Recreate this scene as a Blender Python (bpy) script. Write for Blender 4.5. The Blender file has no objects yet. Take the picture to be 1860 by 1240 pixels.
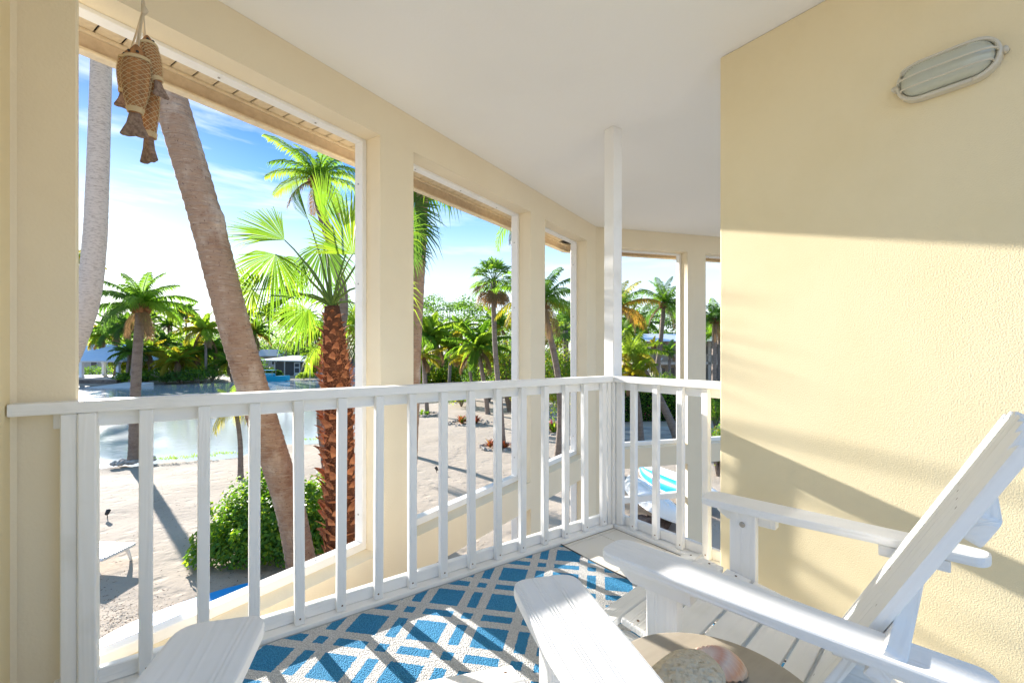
import bpy, bmesh, math, random
import numpy as np
from mathutils import Vector, Matrix
R = math.radians
scene = bpy.context.scene
C = scene.collection

# ------------------------------------------------------------------ camera
CAM = Vector((-2.4764, -2.1894, 1.26)); HEAD = 0.945862
cd = bpy.data.cameras.new('camera'); cam = bpy.data.objects.new('camera', cd); C.objects.link(cam)
cam.location = CAM; cam.rotation_euler = (R(90), 0, HEAD - math.pi/2)
cd.sensor_width = 36; cd.lens = 818.1/1860*36; cd.shift_y = 18.3/1860
cd.clip_start = 0.05; cd.clip_end = 3000
scene.camera = cam

# ------------------------------------------------------------------ sun, sky, exposure
EXPO = 3.1
SUN_EL = 16.0
to_sun = Vector((-0.148, 0.989, 0)).normalized()
to_sun = Vector((to_sun.x*math.cos(R(SUN_EL)), to_sun.y*math.cos(R(SUN_EL)), math.sin(R(SUN_EL))))
sl = bpy.data.lights.new('sun', 'SUN'); so = bpy.data.objects.new('sun', sl); C.objects.link(so)
sl.energy = 2.0; sl.angle = R(0.55); sl.color = (1.0, 0.955, 0.90)
so.rotation_euler = (-to_sun).to_track_quat('-Z', 'Y').to_euler(); so.location = (0, 8, 12)
W = bpy.data.worlds.new('World'); scene.world = W; W.use_nodes = True
nt = W.node_tree; nt.nodes.clear()
def N(nt, t, **k):
    n = nt.nodes.new(t)
    for a, b in k.items():
        if a in ('inp',):
            for i, v in b.items(): n.inputs[i].default_value = v
        else: setattr(n, a, b)
    return n
def Lk(nt, a, ao, b, bi): nt.links.new(a.outputs[ao], b.inputs[bi])
wo = N(nt, 'ShaderNodeOutputWorld'); bg = N(nt, 'ShaderNodeBackground'); Lk(nt, bg, 0, wo, 0)
sky = N(nt, 'ShaderNodeTexSky', sky_type='NISHITA', sun_disc=False, sun_elevation=R(SUN_EL), sun_rotation=math.atan2(to_sun.x, to_sun.y))
sky.dust_density = 0.3; sky.ozone_density = 2.0; sky.air_density = 1.0
tc = N(nt, 'ShaderNodeTexCoord'); sx = N(nt, 'ShaderNodeSeparateXYZ'); Lk(nt, tc, 'Generated', sx, 0)
rmp = N(nt, 'ShaderNodeValToRGB'); Lk(nt, sx, 'Z', rmp, 0)
cr = rmp.color_ramp
cr.elements[0].position = 0.0; cr.elements[0].color = (0.80, 0.90, 0.97, 1)
cr.elements[1].position = 1.0; cr.elements[1].color = (0.18, 0.37, 0.64, 1)
for p, c in ((0.08, (0.76, 0.88, 0.97)), (0.17, (0.58, 0.78, 0.95)), (0.25, (0.30, 0.56, 0.92)), (0.33, (0.08, 0.34, 0.86)), (0.40, (0.008, 0.20, 0.78)), (0.6, (0.09, 0.28, 0.64))):
    e = cr.elements.new(p); e.color = (*c, 1)
# streaky thin cloud, long along the horizon
mp = N(nt, 'ShaderNodeMapping'); Lk(nt, tc, 'Generated', mp, 0); mp.inputs['Scale'].default_value = (1.3, 1.6, 9.0); mp.inputs['Rotation'].default_value = (0.1, 0.06, 1.3)
nz = N(nt, 'ShaderNodeTexNoise', inp={'Scale': 2.2, 'Detail': 7.0, 'Roughness': 0.58, 'Distortion': 0.35}); Lk(nt, mp, 0, nz, 'Vector')
cl = N(nt, 'ShaderNodeMapRange', inp={'From Min': 0.50, 'From Max': 0.74, 'To Min': 0.0, 'To Max': 0.8}); Lk(nt, nz, 0, cl, 0)
fade = N(nt, 'ShaderNodeMapRange', inp={'From Min': 0.45, 'From Max': 0.30, 'To Min': 0.8, 'To Max': 1.0}); Lk(nt, sx, 'Z', fade, 0)
mu = N(nt, 'ShaderNodeMath', operation='MULTIPLY'); Lk(nt, cl, 0, mu, 0); Lk(nt, fade, 0, mu, 1)
mx = N(nt, 'ShaderNodeMixRGB', inp={'Color2': (0.88, 0.94, 0.98, 1)}); Lk(nt, mu, 0, mx, 0); Lk(nt, rmp, 0, mx, 1)
SKYG = 10.0*1.0
sc1 = N(nt, 'ShaderNodeMixRGB', blend_type='MULTIPLY', inp={'Fac': 1.0, 'Color2': (SKYG*0.160, SKYG*0.155, SKYG*0.151, 1)}); Lk(nt, mx, 0, sc1, 1)
sc2 = N(nt, 'ShaderNodeMixRGB', blend_type='MULTIPLY', inp={'Fac': 1.0, 'Color2': (0.05, 0.05, 0.05, 1)}); Lk(nt, sky, 0, sc2, 1)
ad = N(nt, 'ShaderNodeMixRGB', blend_type='ADD', inp={'Fac': 1.0}); Lk(nt, sc1, 0, ad, 1); Lk(nt, sc2, 0, ad, 2)
Lk(nt, ad, 0, bg, 0); bg.inputs[1].default_value = 0.1
scene.view_settings.view_transform = 'Standard'; scene.view_settings.look = 'None'
scene.view_settings.exposure = EXPO; scene.view_settings.gamma = 1
scene.view_settings.use_curve_mapping = False
scene.render.engine = 'CYCLES'
scene.cycles.max_bounces = 10; scene.cycles.diffuse_bounces = 6; scene.cycles.transparent_max_bounces = 12

# ------------------------------------------------------------------ helpers
ch, sh = math.cos(HEAD), math.sin(HEAD)
GZ = -2.75
def at(px, D, z=0.0):
    """a point of the place seen in column px at depth D (metres from the balcony viewpoint)"""
    X = (px - 930)/818.1*D
    return Vector((CAM.x + D*ch + X*sh, CAM.y + D*sh - X*ch, z))
def zat(py, D): return 1.26 - (py - 638.3)*D/818.1
def ground_at(px, py, z=GZ):
    D = 818.1*(1.26 - z)/(py - 638.3); return at(px, D, z)

class MB:
    def __init__(s): s.v = []; s.f = []; s.m = []
    def add(s, vs, fs, mi=0):
        b = len(s.v); s.v.extend([tuple(v) for v in vs]); s.f.extend([tuple(b+i for i in f) for f in fs]); s.m.extend([mi]*len(fs))
    def box(s, x0, x1, y0, y1, z0, z1, mi=0, M=None):
        vs = [Vector((x, y, z)) for z in (z0, z1) for y in (y0, y1) for x in (x0, x1)]
        if M is not None: vs = [M @ v for v in vs]
        s.add(vs, [(0,2,3,1),(4,5,7,6),(0,1,5,4),(2,6,7,3),(0,4,6,2),(1,3,7,5)], mi); return s
    def tube(s, pts, rad, n=8, mi=0, cap=True, flat=1.0):
        pts = [Vector(p) for p in pts]
        if not hasattr(rad, '__len__'): rad = [rad]*len(pts)
        up = Vector((0, 0, 1)); prev = None; vs = []
        for i, p in enumerate(pts):
            d = (pts[min(i+1, len(pts)-1)] - pts[max(i-1, 0)]).normalized()
            if prev is None:
                a = up if abs(d.z) < 0.9 else Vector((1, 0, 0))
                u = d.cross(a).normalized()
            else:
                u = (prev - d*prev.dot(d)).normalized()
            prev = u; w = d.cross(u)
            for k in range(n):
                an = 2*math.pi*k/n
                vs.append(p + (u*math.cos(an) + w*math.sin(an)*flat)*rad[i])
        fs = []
        for i in range(len(pts)-1):
            for k in range(n):
                a = i*n+k; b = i*n+(k+1) % n
                fs.append((a, b, b+n, a+n))
        if cap:
            fs.append(tuple(range(n))[::-1]); fs.append(tuple((len(pts)-1)*n+k for k in range(n)))
        s.add(vs, fs, mi); return s
    def prism(s, outline, z0, z1, M=None, mi=0):
        n = len(outline)
        vs = [Vector((x, y, z0)) for x, y in outline] + [Vector((x, y, z1)) for x, y in outline]
        if M is not None: vs = [M @ v for v in vs]
        fs = [tuple(range(n))[::-1], tuple(range(n, 2*n))] + [(i, (i+1) % n, n+(i+1) % n, n+i) for i in range(n)]
        s.add(vs, fs, mi); return s
    def mesh(s, name, mats, smooth=False, bevel=0, seg=1):
        me = bpy.data.meshes.new(name); me.from_pydata(s.v, [], s.f)
        for m in (mats if isinstance(mats, (list, tuple)) else [mats]): me.materials.append(m)
        if any(s.m): me.polygons.foreach_set('material_index', s.m)
        if bevel:
            bm = bmesh.new(); bm.from_mesh(me)
            bmesh.ops.recalc_face_normals(bm, faces=bm.faces)
            ed = [e for e in bm.edges if len(e.link_faces) == 2 and e.calc_face_angle(0) > 0.5]
            bmesh.ops.bevel(bm, geom=ed, offset=bevel, segments=seg, profile=0.6, affect='EDGES', clamp_overlap=True)
            bm.to_mesh(me); bm.free()
        if smooth: me.polygons.foreach_set('use_smooth', [True]*len(me.polygons))
        me.update(); return me
    def build(s, name, mats, parent=None, smooth=False, bevel=0, seg=1, M=None, kind=None):
        return link(name, s.mesh(name, mats, smooth, bevel, seg), parent, M, kind)
def link(name, me, parent=None, M=None, kind=None):
    o = bpy.data.objects.new(name, me); C.objects.link(o)
    if parent: o.parent = parent
    if M is not None: o.matrix_local = M
    if kind: o['kind'] = kind
    return o
def thing(name, label, cat, loc=(0,0,0), rz=0, group=None):
    o = bpy.data.objects.new(name, None); C.objects.link(o); o.location = loc; o.rotation_euler = (0,0,rz)
    o.empty_display_size = 0.1
    return tag(o, label, cat, group)
def tag(o, label, cat, group=None):
    o['label'] = label; o['category'] = cat
    if group: o['group'] = group
    return o
def frame(loc, xa, ya):
    x = Vector(xa).normalized(); y = Vector(ya); y = (y - x*y.dot(x)).normalized(); z = x.cross(y)
    M = Matrix((x, y, z)).transposed().to_4x4(); M.translation = Vector(loc); return M
def copy_tree(o, parent=None):
    c = o.copy(); C.objects.link(c); c.parent = parent
    for k in list(o.children): copy_tree(k, c)
    return c

# ------------------------------------------------------------------ materials
def mat(name, col, rough=0.6, spec=0.4, bumps=(), vary=None, coord='Object', metal=0, transl=None, tint=None, sheen=0):
    """bumps: (kind, scale(vec or float), strength, distance); vary: (scale, col2, lo, hi)"""
    m = bpy.data.materials.new(name); m.use_nodes = True; nt = m.node_tree
    p = nt.nodes['Principled BSDF']; out = nt.nodes['Material Output']
    p.inputs['Base Color'].default_value = (*col, 1); p.inputs['Roughness'].default_value = rough
    p.inputs['Specular IOR Level'].default_value = spec; p.inputs['Metallic'].default_value = metal
    tc = N(nt, 'ShaderNodeTexCoord')
    csock = None
    if vary:
        vs = vary if isinstance(vary, list) else [vary]
        for (vsc, c2, lo, hi) in vs:
            mp = N(nt, 'ShaderNodeMapping'); Lk(nt, tc, coord, mp, 0)
            mp.inputs['Scale'].default_value = vsc if hasattr(vsc, '__len__') else (vsc,)*3
            nz = N(nt, 'ShaderNodeTexNoise', inp={'Scale': 1.0, 'Detail': 5.0, 'Roughness': 0.6}); Lk(nt, mp, 0, nz, 'Vector')
            mr = N(nt, 'ShaderNodeMapRange', inp={'From Min': lo, 'From Max': hi}); Lk(nt, nz, 0, mr, 0)
            mx = N(nt, 'ShaderNodeMixRGB', inp={'Color1': (*col, 1), 'Color2': (*c2, 1)}); Lk(nt, mr, 0, mx, 0)
            if csock: nt.links.new(csock, mx.inputs[1])
            csock = mx.outputs[0]
    if tint:   # random per object value shift
        oi = N(nt, 'ShaderNodeObjectInfo'); hs = N(nt, 'ShaderNodeHueSaturation', inp={'Color': (*col, 1)})
        mr = N(nt, 'ShaderNodeMapRange', inp={'To Min': 1-tint, 'To Max': 1+tint}); Lk(nt, oi, 'Random', mr, 0); Lk(nt, mr, 0, hs, 'Value')
        if csock: nt.links.new(csock, hs.inputs['Color'])
        csock = hs.outputs[0]
    if csock: nt.links.new(csock, p.inputs['Base Color'])
    last = None
    for (kd, s, st, dist) in bumps:
        mp = N(nt, 'ShaderNodeMapping'); Lk(nt, tc, coord, mp, 0)
        mp.inputs['Scale'].default_value = s if hasattr(s, '__len__') else (s,)*3
        if kd == 'noise': t = N(nt, 'ShaderNodeTexNoise', inp={'Scale': 1.0, 'Detail': 3.0, 'Roughness': 0.5})
        elif kd == 'vor': t = N(nt, 'ShaderNodeTexVoronoi', inp={'Scale': 1.0})
        elif kd == 'wave': t = N(nt, 'ShaderNodeTexWave', inp={'Scale': 1.0, 'Distortion': 4.0, 'Detail': 2.0})
        Lk(nt, mp, 0, t, 'Vector')
        b = N(nt, 'ShaderNodeBump', inp={'Strength': st, 'Distance': dist}); Lk(nt, t, 0, b, 'Height')
        if last: Lk(nt, last, 0, b, 'Normal')
        last = b
    if last: Lk(nt, last, 0, p, 'Normal')
    if transl:
        tr = N(nt, 'ShaderNodeBsdfTranslucent', inp={'Color': (*transl[0], 1)}); ms = N(nt, 'ShaderNodeMixShader', inp={'Fac': transl[1]})
        if csock and len(transl) > 2:
            g = N(nt, 'ShaderNodeMixRGB', blend_type='MULTIPLY', inp={'Fac': 1.0, 'Color2': (*transl[2], 1)}); nt.links.new(csock, g.inputs[1]); Lk(nt, g, 0, tr, 0)
        Lk(nt, p, 0, ms, 1); Lk(nt, tr, 0, ms, 2); Lk(nt, ms, 0, out, 0)
    return m
CREAM = (0.82, 0.70, 0.45)
m_stucco = mat('cream_stucco', CREAM, 0.75, 0.25, [('noise', 190, 0.6, 0.0017), ('noise', 420, 0.5, 0.0008)], vary=[(2.2, (0.79, 0.665, 0.41), 0.45, 0.75)])
m_stucco2 = mat('pale_stucco', (0.84, 0.74, 0.55), 0.75, 0.25, [('noise', 110, 0.6, 0.002)], vary=[(1.7, (0.81, 0.70, 0.51), 0.45, 0.75)])
m_reveal = m_stucco2
m_ceiling = mat('white_ceiling', (0.91, 0.895, 0.86), 0.85, 0.2, [('noise', 60, 0.35, 0.0015)], vary=[(1.1, (0.885, 0.865, 0.83), 0.5, 0.8)])
m_white = mat('white_trim_paint', (0.88, 0.865, 0.83), 0.42, 0.45, [('noise', 25, 0.2, 0.001)], vary=[(6, (0.80, 0.78, 0.73), 0.55, 0.8)])
def wood(name, axis, col=(0.88, 0.865, 0.83), st=0.6):
    """painted board: grain runs along one axis of the board"""
    m = bpy.data.materials.new(name); m.use_nodes = True; nt = m.node_tree; p = nt.nodes['Principled BSDF']
    p.inputs['Roughness'].default_value = 0.55; p.inputs['Specular IOR Level'].default_value = 0.25
    tc = N(nt, 'ShaderNodeTexCoord'); oi = N(nt, 'ShaderNodeObjectInfo')
    ofs = N(nt, 'ShaderNodeMath', operation='MULTIPLY', inp={1: 7.0}); Lk(nt, oi, 'Random', ofs, 0)
    va = N(nt, 'ShaderNodeVectorMath', operation='ADD'); Lk(nt, tc, 'Object', va, 0); Lk(nt, ofs, 0, va, 1)
    mp = N(nt, 'ShaderNodeMapping'); Lk(nt, va, 0, mp, 0)
    s = [38, 38, 38]; s[axis] = 1.6; mp.inputs['Scale'].default_value = s
    nz = N(nt, 'ShaderNodeTexNoise', inp={'Scale': 0.32, 'Detail': 2.0, 'Roughness': 0.45}); Lk(nt, mp, 0, nz, 'Vector')
    sn = N(nt, 'ShaderNodeMath', operation='MULTIPLY', inp={1: 85.0}); Lk(nt, nz, 0, sn, 0)
    si = N(nt, 'ShaderNodeMath', operation='SINE'); Lk(nt, sn, 0, si, 0)
    n2 = N(nt, 'ShaderNodeTexNoise', inp={'Scale': 3.0, 'Detail': 3.0}); Lk(nt, mp, 0, n2, 'Vector')
    a = N(nt, 'ShaderNodeMath', operation='ADD'); Lk(nt, si, 0, a, 0); Lk(nt, n2, 0, a, 1)
    b = N(nt, 'ShaderNodeBump', inp={'Strength': st, 'Distance': 0.0010}); Lk(nt, a, 0, b, 'Height'); Lk(nt, b, 0, p, 'Normal')
    d = N(nt, 'ShaderNodeTexNoise', inp={'Scale': 5.0, 'Detail': 4.0}); Lk(nt, va, 0, d, 'Vector')
    mr = N(nt, 'ShaderNodeMapRange', inp={'From Min': 0.56, 'From Max': 0.8}); Lk(nt, d, 0, mr, 0)
    mx = N(nt, 'ShaderNodeMixRGB', inp={'Color1': (*col, 1), 'Color2': (col[0]*0.9, col[1]*0.89, col[2]*0.86, 1)}); Lk(nt, mr, 0, mx, 0); Lk(nt, mx, 0, p, 'Base Color')
    return m
m_wx = wood('white_painted_wood_lengthwise', 0); m_wy = wood('white_painted_wood_crosswise', 1, st=0.3)
m_wz = wood('white_painted_wood_upright', 2, (0.88, 0.87, 0.84), 0.3); m_wxr = wood('white_railing_wood', 0, (0.88, 0.87, 0.84), 0.3)
m_metal = mat('steel_screw', (0.45, 0.42, 0.38), 0.35, 0.5, metal=1.0)
m_dark = mat('dark_rubber', (0.03, 0.03, 0.03), 0.6)

# ================================================================== THE BALCONY
CZ = 2.88
# floor: slab, tiles laid one by one with recessed joints
m_tile = mat('cream_floor_tile', (0.76, 0.71, 0.62), 0.28, 0.5, [('noise', 9, 0.15, 0.002)], vary=[(3.0, (0.71, 0.65, 0.55), 0.45, 0.75)], tint=0.05)
m_grout = mat('brown_grout', (0.22, 0.15, 0.08), 0.9, vary=[(20, (0.35, 0.28, 0.18), 0.4, 0.7)])
m_conc = mat('painted_concrete', (0.62, 0.54, 0.42), 0.85, 0.2)
fl = MB().box(-3.2, 0.09, -3.2, 0.1, -0.28, -0.006).build('balcony_floor', m_grout); fl['kind'] = 'structure'
tile_me = {}
S = 0.41; xs = [-0.003]; x = -0.165
while x > -3.2: xs.append(x); x -= S
xs.append(-3.19); ys = [-0.003]; y = -0.035
while y > -3.2: ys.append(y); y -= S
ys.append(-3.19)
rt = random.Random(3)
for i in range(len(xs)-1):
    for j in range(len(ys)-1):
        w, h = xs[i]-xs[i+1]-0.004, ys[j]-ys[j+1]-0.004
        if w < 0.02 or h < 0.015: continue
        key = (round(w, 3), round(h, 3))
        if key not in tile_me:
            tile_me[key] = MB().box(-w/2, w/2, -h/2, h/2, -0.0055, 0).mesh('tile', m_tile, bevel=0.0015)
        link('tile', tile_me[key], fl, Matrix.Translation(((xs[i]+xs[i+1])/2, (ys[j]+ys[j+1])/2, -0.0003*rt.random())))
# ceiling over the balcony and the stair gallery: one flat sheet, outline follows the gallery walls
K1 = math.atan(0.388); K2 = math.atan(-0.361)
CN = Vector((1.83, 1.915, 0))
d1 = Vector((math.cos(K1), math.sin(K1), 0)); n1 = Vector((-d1.y, d1.x, 0))
d2 = Vector((math.cos(K2), math.sin(K2), 0)); n2 = Vector((-d2.y, d2.x, 0))
def w1(s, o): return CN - d1*s + n1*o
def w2(s, o): return CN + d2*s + n2*o
a = w1(5.4, 0.1); b = w1(0, 0.1); c_ = w2(4.2, 0.1)
MB().prism([(-3.2, -2.3), (0.13, -2.3), (0.13, -1.3), (4.9, 0.3), (c_.x, c_.y), (b.x, b.y), (a.x, a.y)], CZ, CZ+0.14).build('balcony_ceiling', m_ceiling, kind='structure')
# right hand wall of textured stucco
WX = -0.09
rw = MB().box(WX, WX+0.22, -2.75, -0.845, -2.8, CZ-0.002).build('textured_wall', m_stucco, bevel=0.006, seg=2)
tag(rw, 'tall yellow cream stucco wall to the right, with the oval lamp on it and a sunlit band', 'wall')
lw = MB().box(-3.2, -2.966, -1.3, 0.068, -2.8, CZ-0.002).build('side_wall', m_stucco)
tag(lw, 'narrow strip of yellow stucco wall at the far left edge, past the end of the handrail', 'wall')

# gallery wall: pillars, header, spandrel, screened openings ---------------------------------
def gallery(name, label, K, sgn, pillars, openings, send, s0):
    """local x = distance along the wall from the corner, local y = outward"""
    t = thing(name, label, 'wall', CN, 0)
    dd = d1*-1 if sgn < 0 else d2
    def M(s, o, z=0): return None
    rot = Matrix.Rotation(K, 4, 'Z')
    sg = -1 if sgn < 0 else 1
    def X(a, b): return (min(sg*a, sg*b), max(sg*a, sg*b))
    T = 0.22
    def part(nm, mb, mats, bevel=0.0, kind=None, loc=(0, 0, 0)):
        return mb.build(nm, mats, t, bevel=bevel, M=rot @ Matrix.Translation(loc), kind=kind)
    x0, x1 = X(s0, send)
    part('header', MB().box(x0, x1, 0, T, 2.64, CZ-0.001), m_stucco2)
    part('spandrel', MB().box(x0, x1, 0, T, -0.29, -0.03), m_stucco2)
    for (a, b) in pillars:
        x0, x1 = X(a, b)
        part('pillar', MB().box(x0, x1, 0, T, -0.03, 2.64), m_stucco2)
        part('lower_pillar', MB().box(x0, x1, 0, T, -2.8, -0.29), m_stucco2)
    for (a, b) in openings:
        x0, x1 = X(a, b)
        fr = part('screen_frame', MB(), m_white)
        for nm, bx in (('top_rail', (x0, x1, 0.135, 0.205, 2.620, 2.64)), ('bottom_rail', (x0, x1, 0.135, 0.205, -0.03, 0.022)),
                       ('stile', (x0, x0+0.035, 0.133, 0.207, 0.022, 2.620)), ('stile', (x1-0.035, x1, 0.133, 0.207, 0.022, 2.620))):
            MB().box(*bx).build(nm, m_white, fr, bevel=0.003)
        # screws: along head, sill and both stiles
        scm = MB()
        scm.tube([(0, 0, 0), (0, 0, 0.003)], 0.006, 8); sme = scm.mesh('screw', m_metal)
        L = x1-x0; n = max(2, int(L/0.45))
        for k in range(n):
            xx = x0 + L*(k+0.35)/n
            link('screw', sme, fr, Matrix.Translation((xx, 0.17, 2.6185)) @ Matrix.Rotation(math.pi, 4, 'X'))
            link('screw', sme, fr, Matrix.Translation((xx, 0.17, 0.0225)))
        for zz_ in (0.2, 0.95, 1.7, 2.35):
            link('screw', sme, fr, Matrix.Translation((x0+0.0355, 0.17, zz_)) @ Matrix.Rotation(math.pi/2, 4, 'Y'))
            link('screw', sme, fr, Matrix.Translation((x1-0.0355, 0.17, zz_)) @ Matrix.Rotation(-math.pi/2, 4, 'Y'))
        fl2 = part('lower_screen_frame', MB(), m_white)
        for nm, bx in (('top_rail', (x0, x1, 0.135, 0.205, -0.325, -0.29)), ('stile', (x0, x0+0.035, 0.133, 0.207, -2.75, -0.325)), ('stile', (x1-0.035, x1, 0.133, 0.207, -2.75, -0.325))):
            MB().box(*bx).build(nm, m_white, fl2, bevel=0.003)
    return t, part, X
cs1 = math.cos(K1); cs2 = math.cos(K2)
sx1 = lambda x: (1.83-x)/cs1
sx2 = lambda x: (x-1.83)/cs2
op1 = [(sx1(-1.476), sx1(-2.95)), (sx1(0.278), sx1(-1.206)), (sx1(1.556), sx1(0.551))]
pl1 = [(sx1(-1.206), sx1(-1.476)), (sx1(0.551), sx1(0.278)), (0, sx1(1.556)), (sx1(-2.95), sx1(-3.05))]
g1, part1, X1 = gallery('gallery_wall', 'long cream wall of three tall screened openings curving away behind the white railing', K1, -1, pl1, op1, sx1(-3.05), 0.0)
op2 = [(sx2(2.02), sx2(3.139)), (sx2(3.42), sx2(4.9))]
pl2 = [(0.0, sx2(2.02)), (sx2(3.139), sx2(3.42)), (sx2(4.9), 3.7)]
g2, part2, X2 = gallery('gallery_wall', 'cream far wall with screened openings seen between the white post and the stucco wall', K2, 1, pl2, op2, 3.7, 0.0)
# wedge closing the outer corner, white mid rail in the lower opening of the far wall
x0, x1 = X2(*op2[0]); part2('mid_rail', MB().box(x0, x1, 0.13, 0.20, -0.80, -0.72), m_white, 0.004)
part2('corner_fill', MB().prism([(0, 0.0005), (0, 0.2195), (-0.155, 0.2195)], -2.8, CZ-0.002), m_stucco2)
# left pillar beside the railing end
p0 = MB().box(-2.9655, -2.802, 0.07, 0.108, -2.8, CZ-0.001).build('corner_pillar', m_stucco2, bevel=0.004)
tag(p0, 'beige stucco pillar left of the first opening, behind the end of the white railing', 'pillar')

# eave: soffit panels, fascia
m_soffit = mat('vinyl_soffit', (0.74, 0.63, 0.45), 0.6, 0.3, [('noise', 120, 0.4, 0.001)], vary=[(30, (0.64, 0.53, 0.37), 0.4, 0.7)])
m_fascia = mat('weathered_fascia', (0.66, 0.53, 0.38), 0.7, 0.3, [('noise', 140, 0.6, 0.0015)], vary=[(25, (0.54, 0.42, 0.29), 0.35, 0.7)])
for (nm, K, sg, L, cut, lab) in (('eave', K1, -1, 5.4, 0.0, 'beige eave with slatted soffit and fascia above the three openings behind the railing'),
                                 ('eave', K2, 1, 4.0, 0.0, 'beige eave over the far wall openings, right of the white post')):
    t = thing(nm, lab, 'eave', CN)
    rot = Matrix.Rotation(K, 4, 'Z')
    o1 = 0.55; ext = o1*math.tan((K1-K2)/2)
    pm = MB().box(0.004, 0.098, 0.222, o1-0.002, 2.762, 2.774).mesh('soffit_panel', m_soffit, bevel=0.003)
    k = 0
    s = -ext if sg < 0 else -ext
    while s < L:
        if s >= -0.02:
            link('soffit_panel', pm, t, rot @ Matrix.Translation((sg*s - (0.102 if sg < 0 else 0), 0, 0)))
        s += 0.102
    xa, xb = (-L, ext) if sg < 0 else (-ext+0.004, L)
    MB().box(xa, xb, 0.218, o1+0.002, 2.778, 2.80).build('soffit_backing', m_dark, t, M=rot)
    MB().box(xa, xb, o1, o1+0.022, 2.668, 2.86).build('fascia_board', m_fascia, t, M=rot, bevel=0.003)
    MB().box(xa, xb, o1-0.030, o1+0.030, 2.650, 2.666).build('drip_trim', m_soffit, t, M=rot, bevel=0.003)
    MB().box(xa, xb, o1-0.018, o1-0.001, 2.742, 2.760).build('channel_trim', m_soffit, t, M=rot, bevel=0.002)
    MB().box(xa, xb, 0.10, o1+0.024, 2.862, 2.90).build('roof_edge', m_fascia, t, M=rot)

# ------------------------------------------------------------------ railings
rust_me = MB().tube([(0, 0, 0), (0, 0, 0.0012)], [0.0045, 0.004], 8).mesh('screw', mat('rusty_nail_head', (0.22, 0.13, 0.08), 0.7))
BX = [-2.605+0.181*k for k in range(15)]
balA = MB().box(-0.021, 0.021, 0.016, 0.052, 0.027, 1.040).mesh('baluster', m_wz, bevel=0.003)
def railing(name, label, M, x0, x1, bal, extra=()):
    t = thing(name, label, 'railing', (0, 0, 0))
    MB().box(x0, x1, 0.0, 0.095, 1.042, 1.084).build('handrail', m_wxr, t, bevel=0.004, seg=2, M=M)
    MB().box(x0+0.1 if x0 < -2 else x0, x1, 0.054, 0.088, 0.985, 1.0415).build('top_rail', m_wxr, t, bevel=0.003, M=M)
    MB().box(x0+0.1 if x0 < -2 else x0, x1, 0.054, 0.088, 0.027, 0.088).build('bottom_rail', m_wxr, t, bevel=0.004, M=M)
    MB().box(x0+0.1 if x0 < -2 else x0, x1, 0.0, 0.10, -0.002, 0.0255).build('curb', m_wxr, t, bevel=0.005, seg=2, M=M)
    r_ = random.Random(5)
    for x in bal:
        o_ = link('baluster', balA, t, M @ Matrix.Translation((x, 0, 0)) @ Matrix.Rotation(R(r_.uniform(-0.35, 0.35)), 4, 'Y'))
        for zz_ in (0.055,): link('screw', rust_me, o_, Matrix.Translation((r_.uniform(-.006, .006), 0.016, zz_)) @ Matrix.Rotation(math.pi/2, 4, 'X'))
    for (a, b, y0, y1) in extra:
        MB().box(a, b, y0, y1, 0.027 if y0 >= 0 else 0.0, 1.0405).build('post', m_wz, t, bevel=0.004, M=M)
    return t
railing('balcony_railing', 'long white painted wooden railing with upright balusters running to the corner post', Matrix.Identity(4), -2.962, -0.001, BX,
        extra=[(-2.838, -2.793, 0.012, 0.10), (-2.792, -2.742, 0.001, 0.088), (-0.035, -0.001, 0.02, 0.052)])
MBt = Matrix.Rotation(-math.pi/2, 4, 'Z')   # local x -> -y world
MBt = Matrix(((0, 1, 0, 0), (-1, 0, 0, 0), (0, 0, 1, 0), (0, 0, 0, 1)))
railing('balcony_railing', 'short white wooden railing between the corner post and the stucco wall', MBt, 0.001, 0.842, [0.152, 0.333, 0.517, 0.694],
        extra=[(0.003, 0.06, 0.02, 0.052)])
cp = MB().box(0.002, 0.092, 0.002, 0.092, -0.2, CZ-0.001).build('corner_post', m_wz, bevel=0.005, seg=2)
tag(cp, 'tall square white post from the railing corner up to the white ceiling', 'post')

# ------------------------------------------------------------------ rug
m_rug = bpy.data.materials.new('woven_rug'); m_rug.use_nodes = True; nt = m_rug.node_tree; p = nt.nodes['Principled BSDF']
p.inputs['Roughness'].default_value = 0.9; p.inputs['Specular IOR Level'].default_value = 0.15
tc = N(nt, 'ShaderNodeTexCoord')
nz = N(nt, 'ShaderNodeTexNoise', inp={'Scale': 130.0, 'Detail': 2.0}); Lk(nt, tc, 'Object', nz, 'Vector')
sb = N(nt, 'ShaderNodeVectorMath', operation='SUBTRACT', inp={1: (0.5, 0.5, 0.5)}); Lk(nt, nz, 1, sb, 0)
scv = N(nt, 'ShaderNodeVectorMath', operation='MULTIPLY', inp={1: (0.006, 0.016, 0.0)}); Lk(nt, sb, 0, scv, 0)
ad = N(nt, 'ShaderNodeVectorMath', operation='ADD'); Lk(nt, tc, 'Object', ad, 0); Lk(nt, scv, 0, ad, 1)
mp = N(nt, 'ShaderNodeMapping'); Lk(nt, ad, 0, mp, 0); mp.inputs['Rotation'].default_value = (0, 0, R(-43.5)); mp.inputs['Location'].default_value = (0.02, 0.07, 0)
sxy = N(nt, 'ShaderNodeSeparateXYZ'); Lk(nt, mp, 0, sxy, 0)
PER = 0.288
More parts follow.
